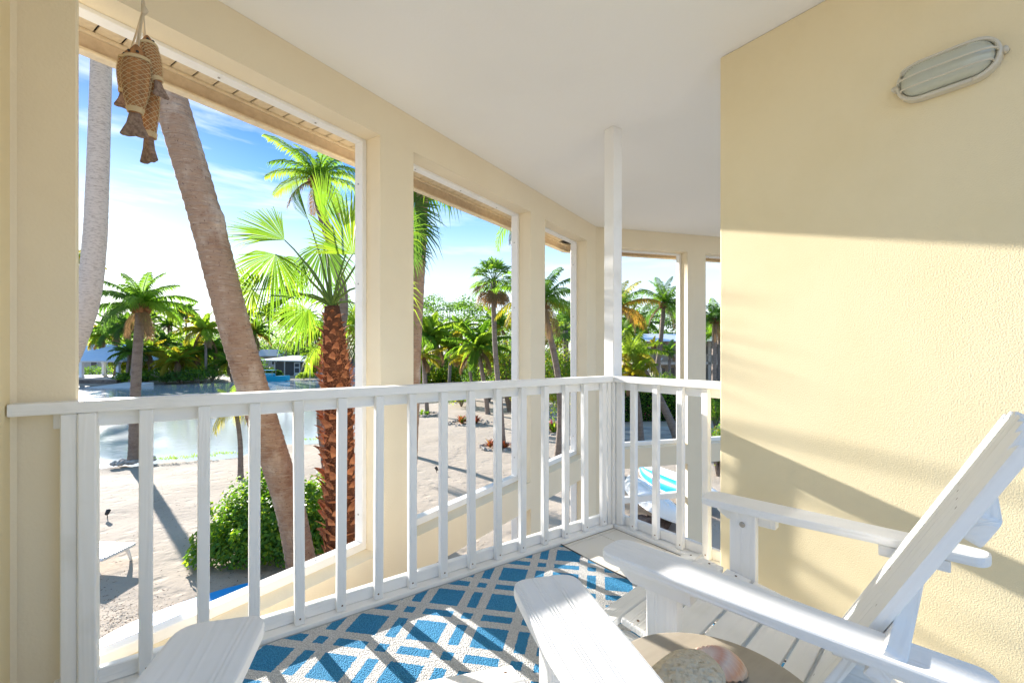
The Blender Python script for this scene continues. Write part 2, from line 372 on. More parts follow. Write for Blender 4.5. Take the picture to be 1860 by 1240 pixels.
def stripe(o):
    d = N(nt, 'ShaderNodeMath', operation='DIVIDE', inp={1: PER}); Lk(nt, sxy, o, d, 0)
    f = N(nt, 'ShaderNodeMath', operation='FRACT'); Lk(nt, d, 0, f, 0)
    outs = []
    for c0, w in ((0.25, 0.253), (0.753, 0.085)):
        s_ = N(nt, 'ShaderNodeMath', operation='SUBTRACT', inp={1: c0}); Lk(nt, f, 0, s_, 0)
        a_ = N(nt, 'ShaderNodeMath', operation='ABSOLUTE'); Lk(nt, s_, 0, a_, 0)
        l_ = N(nt, 'ShaderNodeMath', operation='LESS_THAN', inp={1: w}); Lk(nt, a_, 0, l_, 0); outs.append(l_)
    m_ = N(nt, 'ShaderNodeMath', operation='MAXIMUM'); Lk(nt, outs[0], 0, m_, 0); Lk(nt, outs[1], 0, m_, 1)
    return m_
fa, fb = stripe('X'), stripe('Y')
ml = N(nt, 'ShaderNodeMath', operation='MULTIPLY'); Lk(nt, fa, 0, ml, 0); Lk(nt, fb, 0, ml, 1)
n3 = N(nt, 'ShaderNodeTexNoise', inp={'Scale': 380.0, 'Detail': 2.0}); Lk(nt, tc, 'Object', n3, 'Vector')
b1 = N(nt, 'ShaderNodeMixRGB', inp={'Color1': (0.02, 0.19, 0.40, 1), 'Color2': (0.09, 0.38, 0.64, 1)})
mrr = N(nt, 'ShaderNodeMapRange', inp={'From Min': 0.35, 'From Max': 0.65}); Lk(nt, n3, 0, mrr, 0); Lk(nt, mrr, 0, b1, 0)
b2 = N(nt, 'ShaderNodeMixRGB', inp={'Color1': (0.58, 0.565, 0.53, 1), 'Color2': (0.80, 0.79, 0.76, 1)}); Lk(nt, mrr, 0, b2, 0)
mx = N(nt, 'ShaderNodeMixRGB'); Lk(nt, ml, 0, mx, 0); Lk(nt, b2, 0, mx, 1); Lk(nt, b1, 0, mx, 2)
mpw = N(nt, 'ShaderNodeMapping'); Lk(nt, tc, 'Object', mpw, 0); mpw.inputs['Scale'].default_value = (210, 120, 80)
vo = N(nt, 'ShaderNodeTexVoronoi', inp={'Scale': 1.0}); Lk(nt, mpw, 0, vo, 'Vector')
wv_ = N(nt, 'ShaderNodeMapRange', inp={'From Min': 0.15, 'From Max': 0.65, 'To Min': 1.06, 'To Max': 0.70}); Lk(nt, vo, 0, wv_, 0)
fd_ = N(nt, 'ShaderNodeTexNoise', inp={'Scale': 3.0, 'Detail': 4.0}); Lk(nt, tc, 'Object', fd_, 'Vector')
fr_ = N(nt, 'ShaderNodeMapRange', inp={'From Min': 0.3, 'From Max': 0.7, 'To Min': 0.90, 'To Max': 1.08}); Lk(nt, fd_, 0, fr_, 0)
wm_ = N(nt, 'ShaderNodeMath', operation='MULTIPLY'); Lk(nt, wv_, 0, wm_, 0); Lk(nt, fr_, 0, wm_, 1)
vm_ = N(nt, 'ShaderNodeVectorMath', operation='SCALE'); Lk(nt, mx, 0, vm_, 0); nt.links.new(wm_.outputs[0], vm_.inputs['Scale']); Lk(nt, vm_, 0, p, 0)
bmp = N(nt, 'ShaderNodeBump', inp={'Strength': 0.9, 'Distance': 0.004}); bmp.invert = True; Lk(nt, vo, 0, bmp, 'Height'); Lk(nt, bmp, 0, p, 'Normal')
rug = thing('rug', 'blue and off-white woven rug with a diagonal plaid pattern lying along the railing', 'rug', (0, 0, 0.0))
g = MB(); nx, ny = 60, 50; rx0, rx1, ry0, ry1 = -2.74, -0.506, -2.15, -0.004
rr = random.Random(8)
for j in range(ny+1):
    for i in range(nx+1):
        x = rx0+(rx1-rx0)*i/nx; y = ry0+(ry1-ry0)*j/ny
        wob = 0.006*math.sin(x*5.1+1)+0.004*math.sin(x*13) if j == ny else 0
        wx_ = 0.006*math.sin(y*6) if i == nx else 0
        g.v.append((x+wx_, y-abs(wob), 0.0075 + 0.0015*math.sin(x*4+y*3)*math.sin(y*5)))
for j in range(ny):
    for i in range(nx):
        a = j*(nx+1)+i; g.f.append((a, a+1, a+nx+2, a+nx+1)); g.m.append(0)
g.build('woven_field', m_rug, rug, smooth=True)
edge = [(rx1+0.006*math.sin(y*6), y, 0.007) for y in [ry1-(ry1-ry0)*k/40 for k in range(41)]]
MB().tube(edge, 0.0055, 8).build('black_binding', m_dark, rug, smooth=True)
m_gb = mat('grey_binding', (0.35, 0.38, 0.38), 0.9)
edge = [(x, ry1-abs(0.006*math.sin(x*5.1+1)+0.004*math.sin(x*13)), 0.006) for x in [rx0+(rx1-0.004-rx0)*k/60 for k in range(61)]]
MB().tube(edge, 0.004, 6).build('grey_binding', m_gb, rug, smooth=True)

# ------------------------------------------------------------------ Adirondack chairs
def arc_outline(pts, r, seg=4):
    """round the corners of a polygon"""
    out = []; n = len(pts)
    for i, p in enumerate(pts):
        rr_ = r[i] if hasattr(r, '__len__') else r
        p = Vector(p); a = Vector(pts[i-1]); b = Vector(pts[(i+1) % n])
        da = (a-p); db = (b-p); L = min(rr_, da.length*0.45, db.length*0.45)
        if L < 0.003: out.append((p.x, p.y)); continue
        q0 = p+da.normalized()*L; q1 = p+db.normalized()*L
        for k in range(seg+1):
            t = k/seg; q = q0*(1-t)**2 + p*2*t*(1-t) + q1*t*t; out.append((q.x, q.y))
    return out
bolt_me = MB().tube([(0, 0, 0), (0, 0, 0.003), (0, 0, 0.006)], [0.011, 0.0105, 0.006], 12).mesh('bolt', m_metal, smooth=True)
hole_me = MB().tube([(0, 0, 0), (0, 0, 0.0015)], [0.0045, 0.004], 8).mesh('screw', mat('rusty_screw', (0.16, 0.09, 0.05), 0.6))
def board(nm, par, outline, T, loc, xa, ya, bev=0.004, m=None):
    return MB().prism(outline, -T/2, T/2).build(nm, m or m_wx, par, bevel=bev, seg=2, M=frame(loc, xa, ya))
def rect(L, Wd): return [(-L/2, -Wd/2), (L/2, -Wd/2), (L/2, Wd/2), (-L/2, Wd/2)]
def adirondack(label, loc, rz, lean=27, by=-0.44, aw=0.135, ac=0.355, fl_=0.72):
    t = thing('adirondack_chair', label, 'chair', loc, rz, 'white adirondack chairs')
    AH = 0.66
    for s in (-1, 1):
        # arm: local x along length (front +), outer edge straight, inner edge tapers to the rear
        h = aw/2
        o = [(0.0, -h), (0.0, h), (-0.22, h), (-0.36, h*0.85), (-0.58, h*0.55), (-0.81, h*0.5), (-0.83, 0.0), (-0.83, -h*0.8), (-0.78, -h), (-0.35, -h*1.04)]
        o = arc_outline(o, [0.05, 0.05, 0.06, 0.08, 0.08, 0.03, 0.03, 0.03, 0.05, 0.1], 5)
        if s > 0: o = [(x, y) for x, y in o]
        else: o = [(x, -y) for x, y in o][::-1]
        board('armrest', t, o, 0.030, (s*ac, 0.0, AH-0.015), (0, 1, 0), (-1, 0, 0), 0.006)
        lg = board('front_leg', t, rect(AH-0.0305, 0.095), 0.036, (s*(ac-0.03), -0.165, (AH-0.0305)/2), (0, 0, 1), (0, 1, 0), 0.004)
        for zz_, yy in ((AH-0.075, -0.165), (0.335, -0.155)):
            for sd in (-1, 1):
                Mb = Matrix.Translation((s*(ac-0.03) + sd*0.018, yy, zz_)) @ Matrix.Rotation(sd*math.pi/2, 4, 'Y')
                link('bolt', bolt_me, t, Mb)
        # bracket under the arm
        br = [(0.11, 0), (0.11, -0.022), (0.07, -0.048), (-0.105, -0.048), (-0.105, 0)]
        board('arm_bracket', t, br[::-1], 0.045, (s*(ac+0.011), -0.165, AH-0.0305), (0, 1, 0), (0, 0, 1), 0.003, m_wy)
        # side stringer: angled nose at the front, runs down to the floor behind
        st_ = [(0.0, 0.20), (-0.03, 0.345), (-0.07, 0.362), (-0.55, 0.278), (-0.98, 0.075), (-1.02, 0.0), (-0.86, 0.0), (-0.50, 0.13), (-0.10, 0.205), (-0.02, 0.185)]
        board('side_stringer', t, arc_outline(st_, 0.02, 3)[::-1], 0.032, (s*(ac-0.066), 0.05, 0.0), (0, 1, 0), (0, 0, 1), 0.003)
        board('arm_support', t, rect(0.17, 0.035), 0.035, (s*0.345, -0.66, AH-0.05), (0, 1, 0), (0, 0, 1), 0.003)
    # seat slats, following the stringers' top edge
    path = [(0.048, 0.368, 8), (-0.052, 0.384, 9), (-0.153, 0.370, 9), (-0.254, 0.355, 9), (-0.355, 0.340, 9), (-0.435, 0.328, 9)]
    for k, (y, z, a) in enumerate(path):
        a = R(a); L = fl_ if k < 1 else 2*(ac-0.03)-0.04
        if k == 0: a = R(-18)
        board('seat_slat', t, rect(L, 0.090 if k < 5 else 0.055), 0.022, (0, y, z+0.010), (1, 0, 0), (0, math.cos(a), math.sin(a)), 0.005)
        for s in (-1, 1):
            link('screw', hole_me, t, Matrix.Translation((s*(L/2-0.03), y, z+0.022)) @ Matrix.Rotation(a, 4, 'X'))
    # back: seven upright boards, top cut to an arch, leaning
    la = R(lean); up = Vector((0, -math.sin(la), math.cos(la))); nb = Vector((0, math.cos(la), math.sin(la)))
    base = Vector((0, by, 0.25)); wS = 0.082
    for k in range(7):
        xk = (k-3)*0.0855
        tops = [0.96 - 0.62*(xk+dx)**2 for dx in (-wS/2, -wS/6, wS/6, wS/2)]
        o = [(0.0, -wS/2)] + [(tops[i], (-wS/2, -wS/6, wS/6, wS/2)[i]) for i in range(4)] + [(0.0, wS/2)]
        board('back_slat', t, o, 0.024, base + Vector((xk, 0, 0)), up, (-1, 0, 0), 0.004)
        for h in (0.12, 0.44, 0.74):
            Ms = frame(base + Vector((xk, 0, 0)) + up*h + nb*0.012, (1, 0, 0), up)
            link('screw', hole_me, t, Ms)
    bk = -nb*0.031
    board('back_brace', t, rect(0.60, 0.07), 0.036, base + up*0.06 + bk, (1, 0, 0), up, 0.003)
    sc = []
    Lb = 0.83
    board('arm_brace', t, arc_outline(rect(Lb, 0.085), 0.015, 3), 0.036, base + up*0.445 + bk, (1, 0, 0), up, 0.003)
    board('upper_brace', t, arc_outline(rect(0.50, 0.07), 0.02, 3), 0.032, base + up*0.74 + bk, (1, 0, 0), up, 0.003)
    return t
adirondack('white adirondack chair at the right, its tall slatted back against the stucco wall', (-1.056, -1.176, 0.004), R(8.5))
adirondack('nearest white adirondack chair, only its two armrests and front seat slat in view', (-2.064, -1.145, 0.012), R(-21.1), 38, -0.50, aw=0.175, ac=0.368, fl_=0.62)

# ------------------------------------------------------------------ side table, pumice stone, shell
m_tt = mat('grey_wood_table_top', (0.40, 0.345, 0.265), 0.38, 0.4, [('noise', (6, 60, 6), 0.15, 0.0008)], vary=[((3, 26, 3), (0.34, 0.29, 0.22), 0.4, 0.7), (4, (0.45, 0.39, 0.305), 0.5, 0.8)])
tcx = at(930+0.44/0.983*818.1, 0.983, 0)
tb = thing('side_table', 'small round grey-topped side table between the two white chairs', 'table', (tcx.x, tcx.y, 0.004))
n = 72
MB().prism([(0.235*math.cos(2*math.pi*k/n), 0.235*math.sin(2*math.pi*k/n)) for k in range(n)], 0.475, 0.5).build('table_top', m_tt, tb, bevel=0.006, seg=3)
for k in range(3):
    a = 2*math.pi*k/3+0.4
    MB().tube([(0.07*math.cos(a), 0.07*math.sin(a), 0.474), (0.18*math.cos(a), 0.18*math.sin(a), 0.0)], [0.018, 0.012], 12).build('leg', m_tt, tb, smooth=True)
m_pum = mat('pumice', (0.66, 0.56, 0.40), 0.95, 0.1, [('vor', 75, 1.0, 0.006), ('noise', 160, 0.8, 0.003)], vary=[(70, (0.46, 0.37, 0.25), 0.54, 0.70)])
from mathutils import noise as mnoise
def blob(name, rx, ry, rz, amp, fr, m, sub=5, seed=0, pits=0):
    bm = bmesh.new(); bmesh.ops.create_icosphere(bm, subdivisions=sub, radius=1)
    for v in bm.verts:
        d = v.co.normalized(); nn = mnoise.noise(d*fr+Vector((seed, 0, 0)))
        r_ = 1+amp*nn
        if pits:
            q = mnoise.cell_vector(Vector((0, 0, 0)))
            vd = mnoise.voronoi(Vector((d.x*rx, d.y*ry, d.z*rz))*pits)[0]
            if vd[0] < 0.36: r_ -= 0.13*(1-vd[0]/0.36)
        v.co = Vector((d.x*rx, d.y*ry, d.z*rz))*r_
    me = bpy.data.meshes.new(name); bm.to_mesh(me); bm.free(); me.materials.append(m)
    me.polygons.foreach_set('use_smooth', [True]*len(me.polygons)); return me
sp = at(1243, 0.945, 0)
st = link('pumice_stone', blob('pumice_stone', 0.122, 0.076, 0.05, 0.14, 1.3, m_pum, 6, 4, 90))
st.location = (sp.x+0.005, sp.y, 0.548); st.rotation_euler = (R(4), 0, R(12))
tag(st, 'rough tan pumice stone full of small holes, lying on the round table', 'stone')
m_shell = bpy.data.materials.new('scallop_shell'); m_shell.use_nodes = True; nt = m_shell.node_tree; p = nt.nodes['Principled BSDF']; p.inputs['Roughness'].default_value = 0.3
tc = N(nt, 'ShaderNodeTexCoord'); sxy = N(nt, 'ShaderNodeSeparateXYZ'); Lk(nt, tc, 'Object', sxy, 0)
ln = N(nt, 'ShaderNodeVectorMath', operation='LENGTH'); Lk(nt, tc, 'Object', ln, 0)
rp = N(nt, 'ShaderNodeValToRGB'); ms_ = N(nt, 'ShaderNodeMath', operation='MULTIPLY', inp={1: 10.5}); Lk(nt, ln, 1, ms_, 0); Lk(nt, ms_, 0, rp, 0)
e = rp.color_ramp.elements; e[0].color = (0.62, 0.42, 0.34, 1); e[1].color = (0.66, 0.26, 0.10, 1); e[1].position = 1.0
for q, c in ((0.3, (0.72, 0.60, 0.54)), (0.5, (0.68, 0.36, 0.26)), (0.62, (0.74, 0.58, 0.48)), (0.8, (0.70, 0.34, 0.18)), (0.9, (0.75, 0.55, 0.38))):
    x = e.new(q); x.color = (*c, 1)
Lk(nt, rp, 0, p, 0)
g = MB(); NR, NA = 22, 96
for j in range(NR+1):
    for i in range(NA+1):
        th = (i/NA-0.5)*R(196); t_ = j/NR
        rl = 0.088*t_*(0.74+0.26*math.cos(th*0.95))
        ridge = math.cos(i/NA*2*math.pi*16)
        z = 0.030*math.sin(math.pi*min(1, t_*0.93+0.07))**0.7*math.cos(th*0.72) + 0.0017*ridge*t_
        g.v.append((rl*math.cos(th)*(1+0.012*ridge*t_), rl*math.sin(th), z))
for j in range(NR):
    for i in range(NA):
        a = j*(NA+1)+i; g.f.append((a, a+1, a+NA+2, a+NA+1)); g.m.append(0)
me = g.mesh('scallop_shell', m_shell, smooth=True)
shl = link('scallop_shell', me); q = at(1278, 1.085, 0.507)
shl.location = q; shl.rotation_euler = (R(-10), R(4), R(-40)); shl.scale = (1.1, 1.0, 1.25)
tag(shl, 'pink and cream ribbed scallop shell resting behind the pumice stone on the table', 'shell')
md = shl.modifiers.new('s', 'SOLIDIFY'); md.thickness = 0.0012

# ------------------------------------------------------------------ bulkhead lamp on the wall
m_cage = mat('cream_painted_metal', (0.62, 0.57, 0.45), 0.4, 0.5)
m_glass = mat('ribbed_frosted_glass', (0.52, 0.53, 0.43), 0.2, 0.6, [('wave', (40, 40, 40), 0.15, 0.001)])
m_glass.node_tree.nodes['Principled BSDF'].inputs['Coat Weight'].default_value = 0.3
lamp = thing('bulkhead_lamp', 'oval caged bulkhead lamp with ribbed glass, mounted high on the stucco wall', 'lamp', (WX, -1.762, 2.335))
lamp.rotation_euler = (0, 0, 0)
ML = Matrix(((0, 0, -1, 0), (-1, 0, 0, 0), (0, 1, 0, 0), (0, 0, 0, 1)))   # local x -> -y world, local y -> z, local z -> -x
def stadium(a, b, n=14):
    """half length a, half height b"""
    out = []
    for k in range(n+1): t = -math.pi/2+math.pi*k/n; out.append((a-b+b*math.cos(t), b*math.sin(t)))
    for k in range(n+1): t = math.pi/2+math.pi*k/n; out.append((-a+b+b*math.cos(t), b*math.sin(t)))
    return out
A0, B0 = 0.150, 0.078
MB().prism(stadium(A0, B0), 0.001, 0.030).build('base_plate', m_cage, lamp, bevel=0.004, seg=2, M=ML)
rim = MB(); o = stadium(A0-0.008, B0-0.008); rim.tube([(x, y, 0.034) for x, y in o+[o[0]]], 0.008, 10, flat=1.0); rim.build('rim', m_cage, lamp, smooth=True, M=ML)
g = MB(); levels = 12; base = None
for j in range(levels+1):
    t_ = j/levels*math.pi/2; f = math.cos(t_); zz_ = 0.034+0.048*math.sin(t_)
    a_ = (A0-B0) + 0*f; b_ = (B0-0.018)*max(f, 0.02)**0.75
    oo = stadium(A0-B0+b_ - 0.03*(1-f), b_, 44)
    for i, (x, y) in enumerate(oo): g.v.append((x*(1+0.012*(i % 2)), y*(1+0.03*(i % 2)), zz_))
nn = len(oo)
for j in range(levels):
    for i in range(nn):
        a = j*nn+i; b_ = j*nn+(i+1) % nn; g.f.append((a, b_, b_+nn, a+nn)); g.m.append(0)
g.f.append(tuple(levels*nn+i for i in range(nn))); g.m.append(0)
g.build('glass_cover', m_glass, lamp, smooth=True, M=ML)
for yy in (-0.042, 0.0, 0.042):
    pts = []
    aa = A0-0.010-(0.012 if yy else 0)
    for k in range(25):
        t_ = math.pi*k/24; cx_ = math.cos(t_); pts.append((aa*(abs(cx_)**0.55)*(1 if cx_ >= 0 else -1), yy*(0.75+0.25*math.sin(t_)), 0.036+0.062*math.sin(t_)**0.55))
    MB().tube(pts, 0.0035, 8).build('cage_bar', m_cage, lamp, smooth=True, M=ML)
for s in (-1, 1):
    MB().tube([(s*(A0+0.004), 0, 0.004), (s*(A0+0.004), 0, 0.034)], 0.010, 12).build('mounting_lug', m_cage, lamp, smooth=True, M=ML)

# ------------------------------------------------------------------ hanging driftwood fish
m_fish = mat('driftwood', (0.46, 0.22, 0.085), 0.7, 0.25, [('noise', (120, 120, 14), 0.8, 0.0015)], vary=[((50, 50, 8), (0.22, 0.11, 0.05), 0.4, 0.65)])
m_tail = mat('grey_driftwood_tail', (0.31, 0.22, 0.165), 0.8, 0.2, [('noise', (150, 150, 10), 1.0, 0.002)], vary=[((90, 90, 8), (0.17, 0.11, 0.085), 0.4, 0.62)])
m_twine = mat('jute_twine', (0.62, 0.48, 0.28), 0.9, 0.1)
FD = 1.33
fo = thing('fish_ornament', 'bunch of carved driftwood fish wrapped in twine netting, hanging from a rope', 'ornament', at(258, FD, 2.2))
def fish(px, pytop, pybot, dD, yaw, lean, wid=1.0):
    D = FD+dD; p_top = at(px, D, zat(pytop, D)); L = (pybot-pytop)*D/818.1
    e = link('fish', None, fo); e.empty_display_size = 0.05
    e.matrix_local = Matrix.Translation(p_top-fo.location) @ Matrix.Rotation(HEAD-math.pi/2, 4, 'Z') @ Matrix.Rotation(lean, 4, 'Y') @ Matrix.Rotation(yaw, 4, 'Z')
    bodyL = L*0.74; Wd = 0.145*L*wid; Th = 0.085*L
    prof = [(0.0, 0.14), (0.04, 0.30), (0.12, 0.62), (0.25, 0.92), (0.42, 1.0), (0.6, 0.93), (0.78, 0.72), (0.92, 0.5), (1.0, 0.40)]
    def pr(t):
        for (a, b), (c, d) in zip(prof, prof[1:]):
            if t <= c: return b+(d-b)*(t-a)/(c-a)
        return prof[-1][1]
    g = MB(); nr, ns = 26, 20
    for j in range(nr+1):
        t = j/nr; w_ = Wd*pr(t)/1.0; h_ = Th*math.sqrt(pr(t))
        for k in range(ns):
            a = 2*math.pi*k/ns; g.v.append((w_*math.cos(a)*0.98, h_*math.sin(a), -bodyL*t))
    for j in range(nr):
        for k in range(ns):
            a = j*ns+k; b = j*ns+(k+1) % ns; g.f.append((a, a+ns, b+ns, b)); g.m.append(0)
    g.f.append(tuple(range(ns))); g.m.append(0); g.f.append(tuple(nr*ns+k for k in range(ns))[::-1]); g.m.append(0)
    g.build('body', m_fish, e, smooth=True)
    tl = [(-Wd*0.34, 0), (Wd*0.34, 0), (Wd*0.5, -L*0.12), (Wd*0.95, -L*0.25), (Wd*0.4, -L*0.265), (0, -L*0.25), (-Wd*0.45, -L*0.262), (-Wd*0.98, -L*0.25), (-Wd*0.52, -L*0.12)]
    Mt = Matrix.Translation((0, 0, -bodyL+0.003)) @ Matrix(((1, 0, 0, 0), (0, 0, 1, 0), (0, 1, 0, 0), (0, 0, 0, 1)))
    MB().prism(tl[::-1], -Th*0.35, Th*0.35).build('tail', m_tail, e, bevel=0.003, M=Mt)
    net = MB()
    def surf(t, a): return (Wd*pr(t)*math.cos(a)+0.0015*math.cos(a), (Th*math.sqrt(pr(t))+0.0015)*math.sin(a), -bodyL*t)
    turns = 1.1
    for sg in (-1, 1):
        for q in range(9):
            pts = [surf(0.22+0.72*k/30, sg*(turns*2*math.pi*k/30)+2*math.pi*q/9) for k in range(31)]
            net.tube(pts, 0.0007, 4)
    for t0 in (0.185, 0.2, 0.215, 0.93, 0.95, 0.97, 0.985):
        pts = [surf(t0, 2*math.pi*k/24) for k in range(25)]
        net.tube([(x*1.02, y*1.06, z) for x, y, z in pts], 0.0022, 6)
    net.build('netting', m_twine, e, smooth=True)
    eye = MB()
    for s in (-1, 1): eye.tube([(Wd*0.28*s, -Th*0.86, -bodyL*0.13), (Wd*0.28*s, Th*0.86, -bodyL*0.13)], 0.0035, 8)
    eye.build('eye', m_dark, e)
    return e
fish(249, 84, 250, -0.03, R(12), R(1.5), 0.98)
fish(268, 120, 297, 0.03, R(-20), R(-1), 0.78)
fish(232, 92, 198, 0.07, R(35), R(6), 0.8)
fish(266, 66, 182, 0.0, R(70), R(-14), 0.9)
rp_ = MB(); r1 = random.Random(2)
kn = at(260, FD, zat(18, FD)) - fo.location
for s in (-1, 1):
    pts = []
    for k in range(60):
        z = kn.z + (CZ-fo.location.z-kn.z)*k/59; a = k*1.1+s*math.pi/2
        pts.append((kn.x+0.0028*math.cos(a), kn.y+0.0028*math.sin(a), z))
    rp_.tube(pts, 0.003, 6)
for px, py, dd in ((246, 90, -0.03), (251, 88, -0.03), (262, 70, 0.0), (268, 125, 0.03), (236, 96, 0.07)):
    q = at(px, FD+dd, zat(py, FD+dd)) - fo.location
    mid = (kn+q)*0.5 + Vector((0, 0, -0.004)); rp_.tube([kn, mid, q], 0.0026, 6)
rp_.tube([kn+Vector((0, 0, 0.012)), kn+Vector((0.004, 0, 0.0)), kn+Vector((0, 0, -0.014))], [0.005, 0.009, 0.005], 10)
rp_.build('rope', mat('pale_rope', (0.60, 0.50, 0.36), 0.9, 0.1), fo, smooth=True)

# ================================================================== THE GROUNDS
# canal outline (land outside it), metres; near shore, east end, far bank, open to the west
WZ = -2.93
shore = [at(-1500, 15.0), at(-300, 15.6), at(140, 16.0), at(280, 16.7), at(430, 18.0), at(520, 19.8), at(600, 21.2), at(690, 27.5), at(748, 36), at(770, 44), at(745, 52), at(690, 60),
         at(650, 66), at(500, 67), at(470, 64), at(360, 58), at(300, 57), at(235, 56), at(130, 53), at(-100, 52), at(-700, 60), at(-2500, 50)]
poly = np.array([(p.x, p.y) for p in shore])
def inside_dist(px, py):
    ins = np.zeros(px.shape, bool); dmin = np.full(px.shape, 1e9); n = len(poly)
    for i in range(n):
        x0, y0 = poly[i]; x1, y1 = poly[(i+1) % n]
        c = ((y0 > py) != (y1 > py)) & (px < (x1-x0)*(py-y0)/(y1-y0+1e-12)+x0); ins ^= c
        L2 = (x1-x0)**2+(y1-y0)**2; t = np.clip(((px-x0)*(x1-x0)+(py-y0)*(y1-y0))/L2, 0, 1)
        dmin = np.minimum(dmin, np.hypot(px-x0-t*(x1-x0), py-y0-t*(y1-y0)))
    return np.where(ins, dmin, -dmin)      # positive over water
rad = [0.0, 1.5, 3.0] + [3.0*1.032**k for k in range(1, 176)]
rad = np.array(rad+[1400.0]); NAng = 420
ang = np.linspace(0, 2*math.pi, NAng, endpoint=False)
RR, AA = np.meshgrid(rad, ang, indexing='ij'); GX = RR*np.cos(AA)+0.5; GY = RR*np.sin(AA)+2.0
sd = inside_dist(GX, GY); wob = 0.35*np.sin(GX*1.3)*np.cos(GY*1.1)+0.18*np.sin(GX*3.1+GY*2.3)
sd = sd + wob*np.clip(RR/20, 0, 1)
rise = np.clip(-sd/6.0, 0, 1)
GZs = np.where(sd > 0, WZ-0.06-np.clip(sd*0.25, 0, 1.2), WZ+0.03+(GZ-0.0-WZ-0.03)*(1-(1-rise)**2))
GZs = GZs + 0.015*np.sin(GX*2.1+0.7*np.sin(GY*1.7))*np.cos(GY*2.6)*(sd < -1)
vs = np.stack([GX, GY, GZs], -1).reshape(-1, 3)
fs = []
for i in range(1, len(rad)-1):
    for k in range(NAng): a = i*NAng+k; b = i*NAng+(k+1) % NAng; fs.append((a, b, b+NAng, a+NAng)[::-1])
fs.append(tuple(range(NAng, 2*NAng)))
m_sand = bpy.data.materials.new('beach_sand'); m_sand.use_nodes = True; nt = m_sand.node_tree; p = nt.nodes['Principled BSDF']
p.inputs['Roughness'].default_value = 0.95; p.inputs['Specular IOR Level'].default_value = 0.1
tc = N(nt, 'ShaderNodeTexCoord')
n1_ = N(nt, 'ShaderNodeTexNoise', inp={'Scale': 0.35, 'Detail': 6.0, 'Roughness': 0.6}); Lk(nt, tc, 'Object', n1_, 'Vector')
c1 = N(nt, 'ShaderNodeValToRGB'); Lk(nt, n1_, 0, c1, 0); e = c1.color_ramp.elements
e[0].position = 0.3; e[0].color = (0.37, 0.305, 0.24, 1); e[1].position = 0.7; e[1].color = (0.46, 0.385, 0.305, 1)
n2_ = N(nt, 'ShaderNodeTexNoise', inp={'Scale': 26.0, 'Detail': 4.0, 'Roughness': 0.7}); Lk(nt, tc, 'Object', n2_, 'Vector')
n2b = N(nt, 'ShaderNodeTexNoise', inp={'Scale': 0.5, 'Detail': 3.0}); Lk(nt, tc, 'Object', n2b, 'Vector')
sbx = N(nt, 'ShaderNodeMapRange', inp={'From Min': 0.40, 'From Max': 0.62, 'To Min': 0.72, 'To Max': 0.60}); Lk(nt, n2b, 0, sbx, 0)
sub = N(nt, 'ShaderNodeMath', operation='SUBTRACT'); Lk(nt, n2_, 0, sub, 0); Lk(nt, sbx, 0, sub, 1)
s2 = N(nt, 'ShaderNodeMapRange', inp={'From Min': 0.0, 'From Max': 0.06, 'To Max': 0.8}); Lk(nt, sub, 0, s2, 0)
mx = N(nt, 'ShaderNodeMixRGB', inp={'Color2': (0.15, 0.105, 0.075, 1)}); Lk(nt, s2, 0, mx, 0); Lk(nt, c1, 0, mx, 1); gx_ = N(nt, 'ShaderNodeSeparateXYZ'); Lk(nt, tc, 'Object', gx_, 0)
wt_ = N(nt, 'ShaderNodeMapRange', inp={'From Min': WZ+0.02, 'From Max': WZ+0.12, 'To Min': 0.55, 'To Max': 1.0}); Lk(nt, gx_, 'Z', wt_, 0)
vw_ = N(nt, 'ShaderNodeVectorMath', operation='SCALE'); Lk(nt, mx, 0, vw_, 0); nt.links.new(wt_.outputs[0], vw_.inputs['Scale']); Lk(nt, vw_, 0, p, 0)
last = None
for sc_, ds in ((3.2, 0.05), (9.0, 0.03), (60.0, 0.008)):
    n_ = N(nt, 'ShaderNodeTexNoise', inp={'Scale': sc_, 'Detail': 4.0, 'Roughness': 0.6}); Lk(nt, tc, 'Object', n_, 'Vector')
    b_ = N(nt, 'ShaderNodeBump', inp={'Strength': 0.4, 'Distance': ds}); Lk(nt, n_, 0, b_, 'Height')
    if last: Lk(nt, last, 0, b_, 'Normal')
    last = b_
vd_ = N(nt, 'ShaderNodeTexVoronoi', feature='SMOOTH_F1', inp={'Scale': 2.6, 'Randomness': 1.0}); Lk(nt, tc, 'Object', vd_, 'Vector')
vr_ = N(nt, 'ShaderNodeMapRange', inp={'From Min': 0.0, 'From Max': 0.32}); Lk(nt, vd_, 0, vr_, 0)
b_ = N(nt, 'ShaderNodeBump', inp={'Strength': 0.35, 'Distance': 0.05}); Lk(nt, vr_, 0, b_, 'Height'); Lk(nt, last, 0, b_, 'Normal'); last = b_
Lk(nt, last, 0, p, 'Normal')
me = bpy.data.meshes.new('sand'); me.from_pydata(vs.tolist(), [], fs); me.materials.append(m_sand); me.polygons.foreach_set('use_smooth', [True]*len(me.polygons))
link('sand', me, kind='structure')
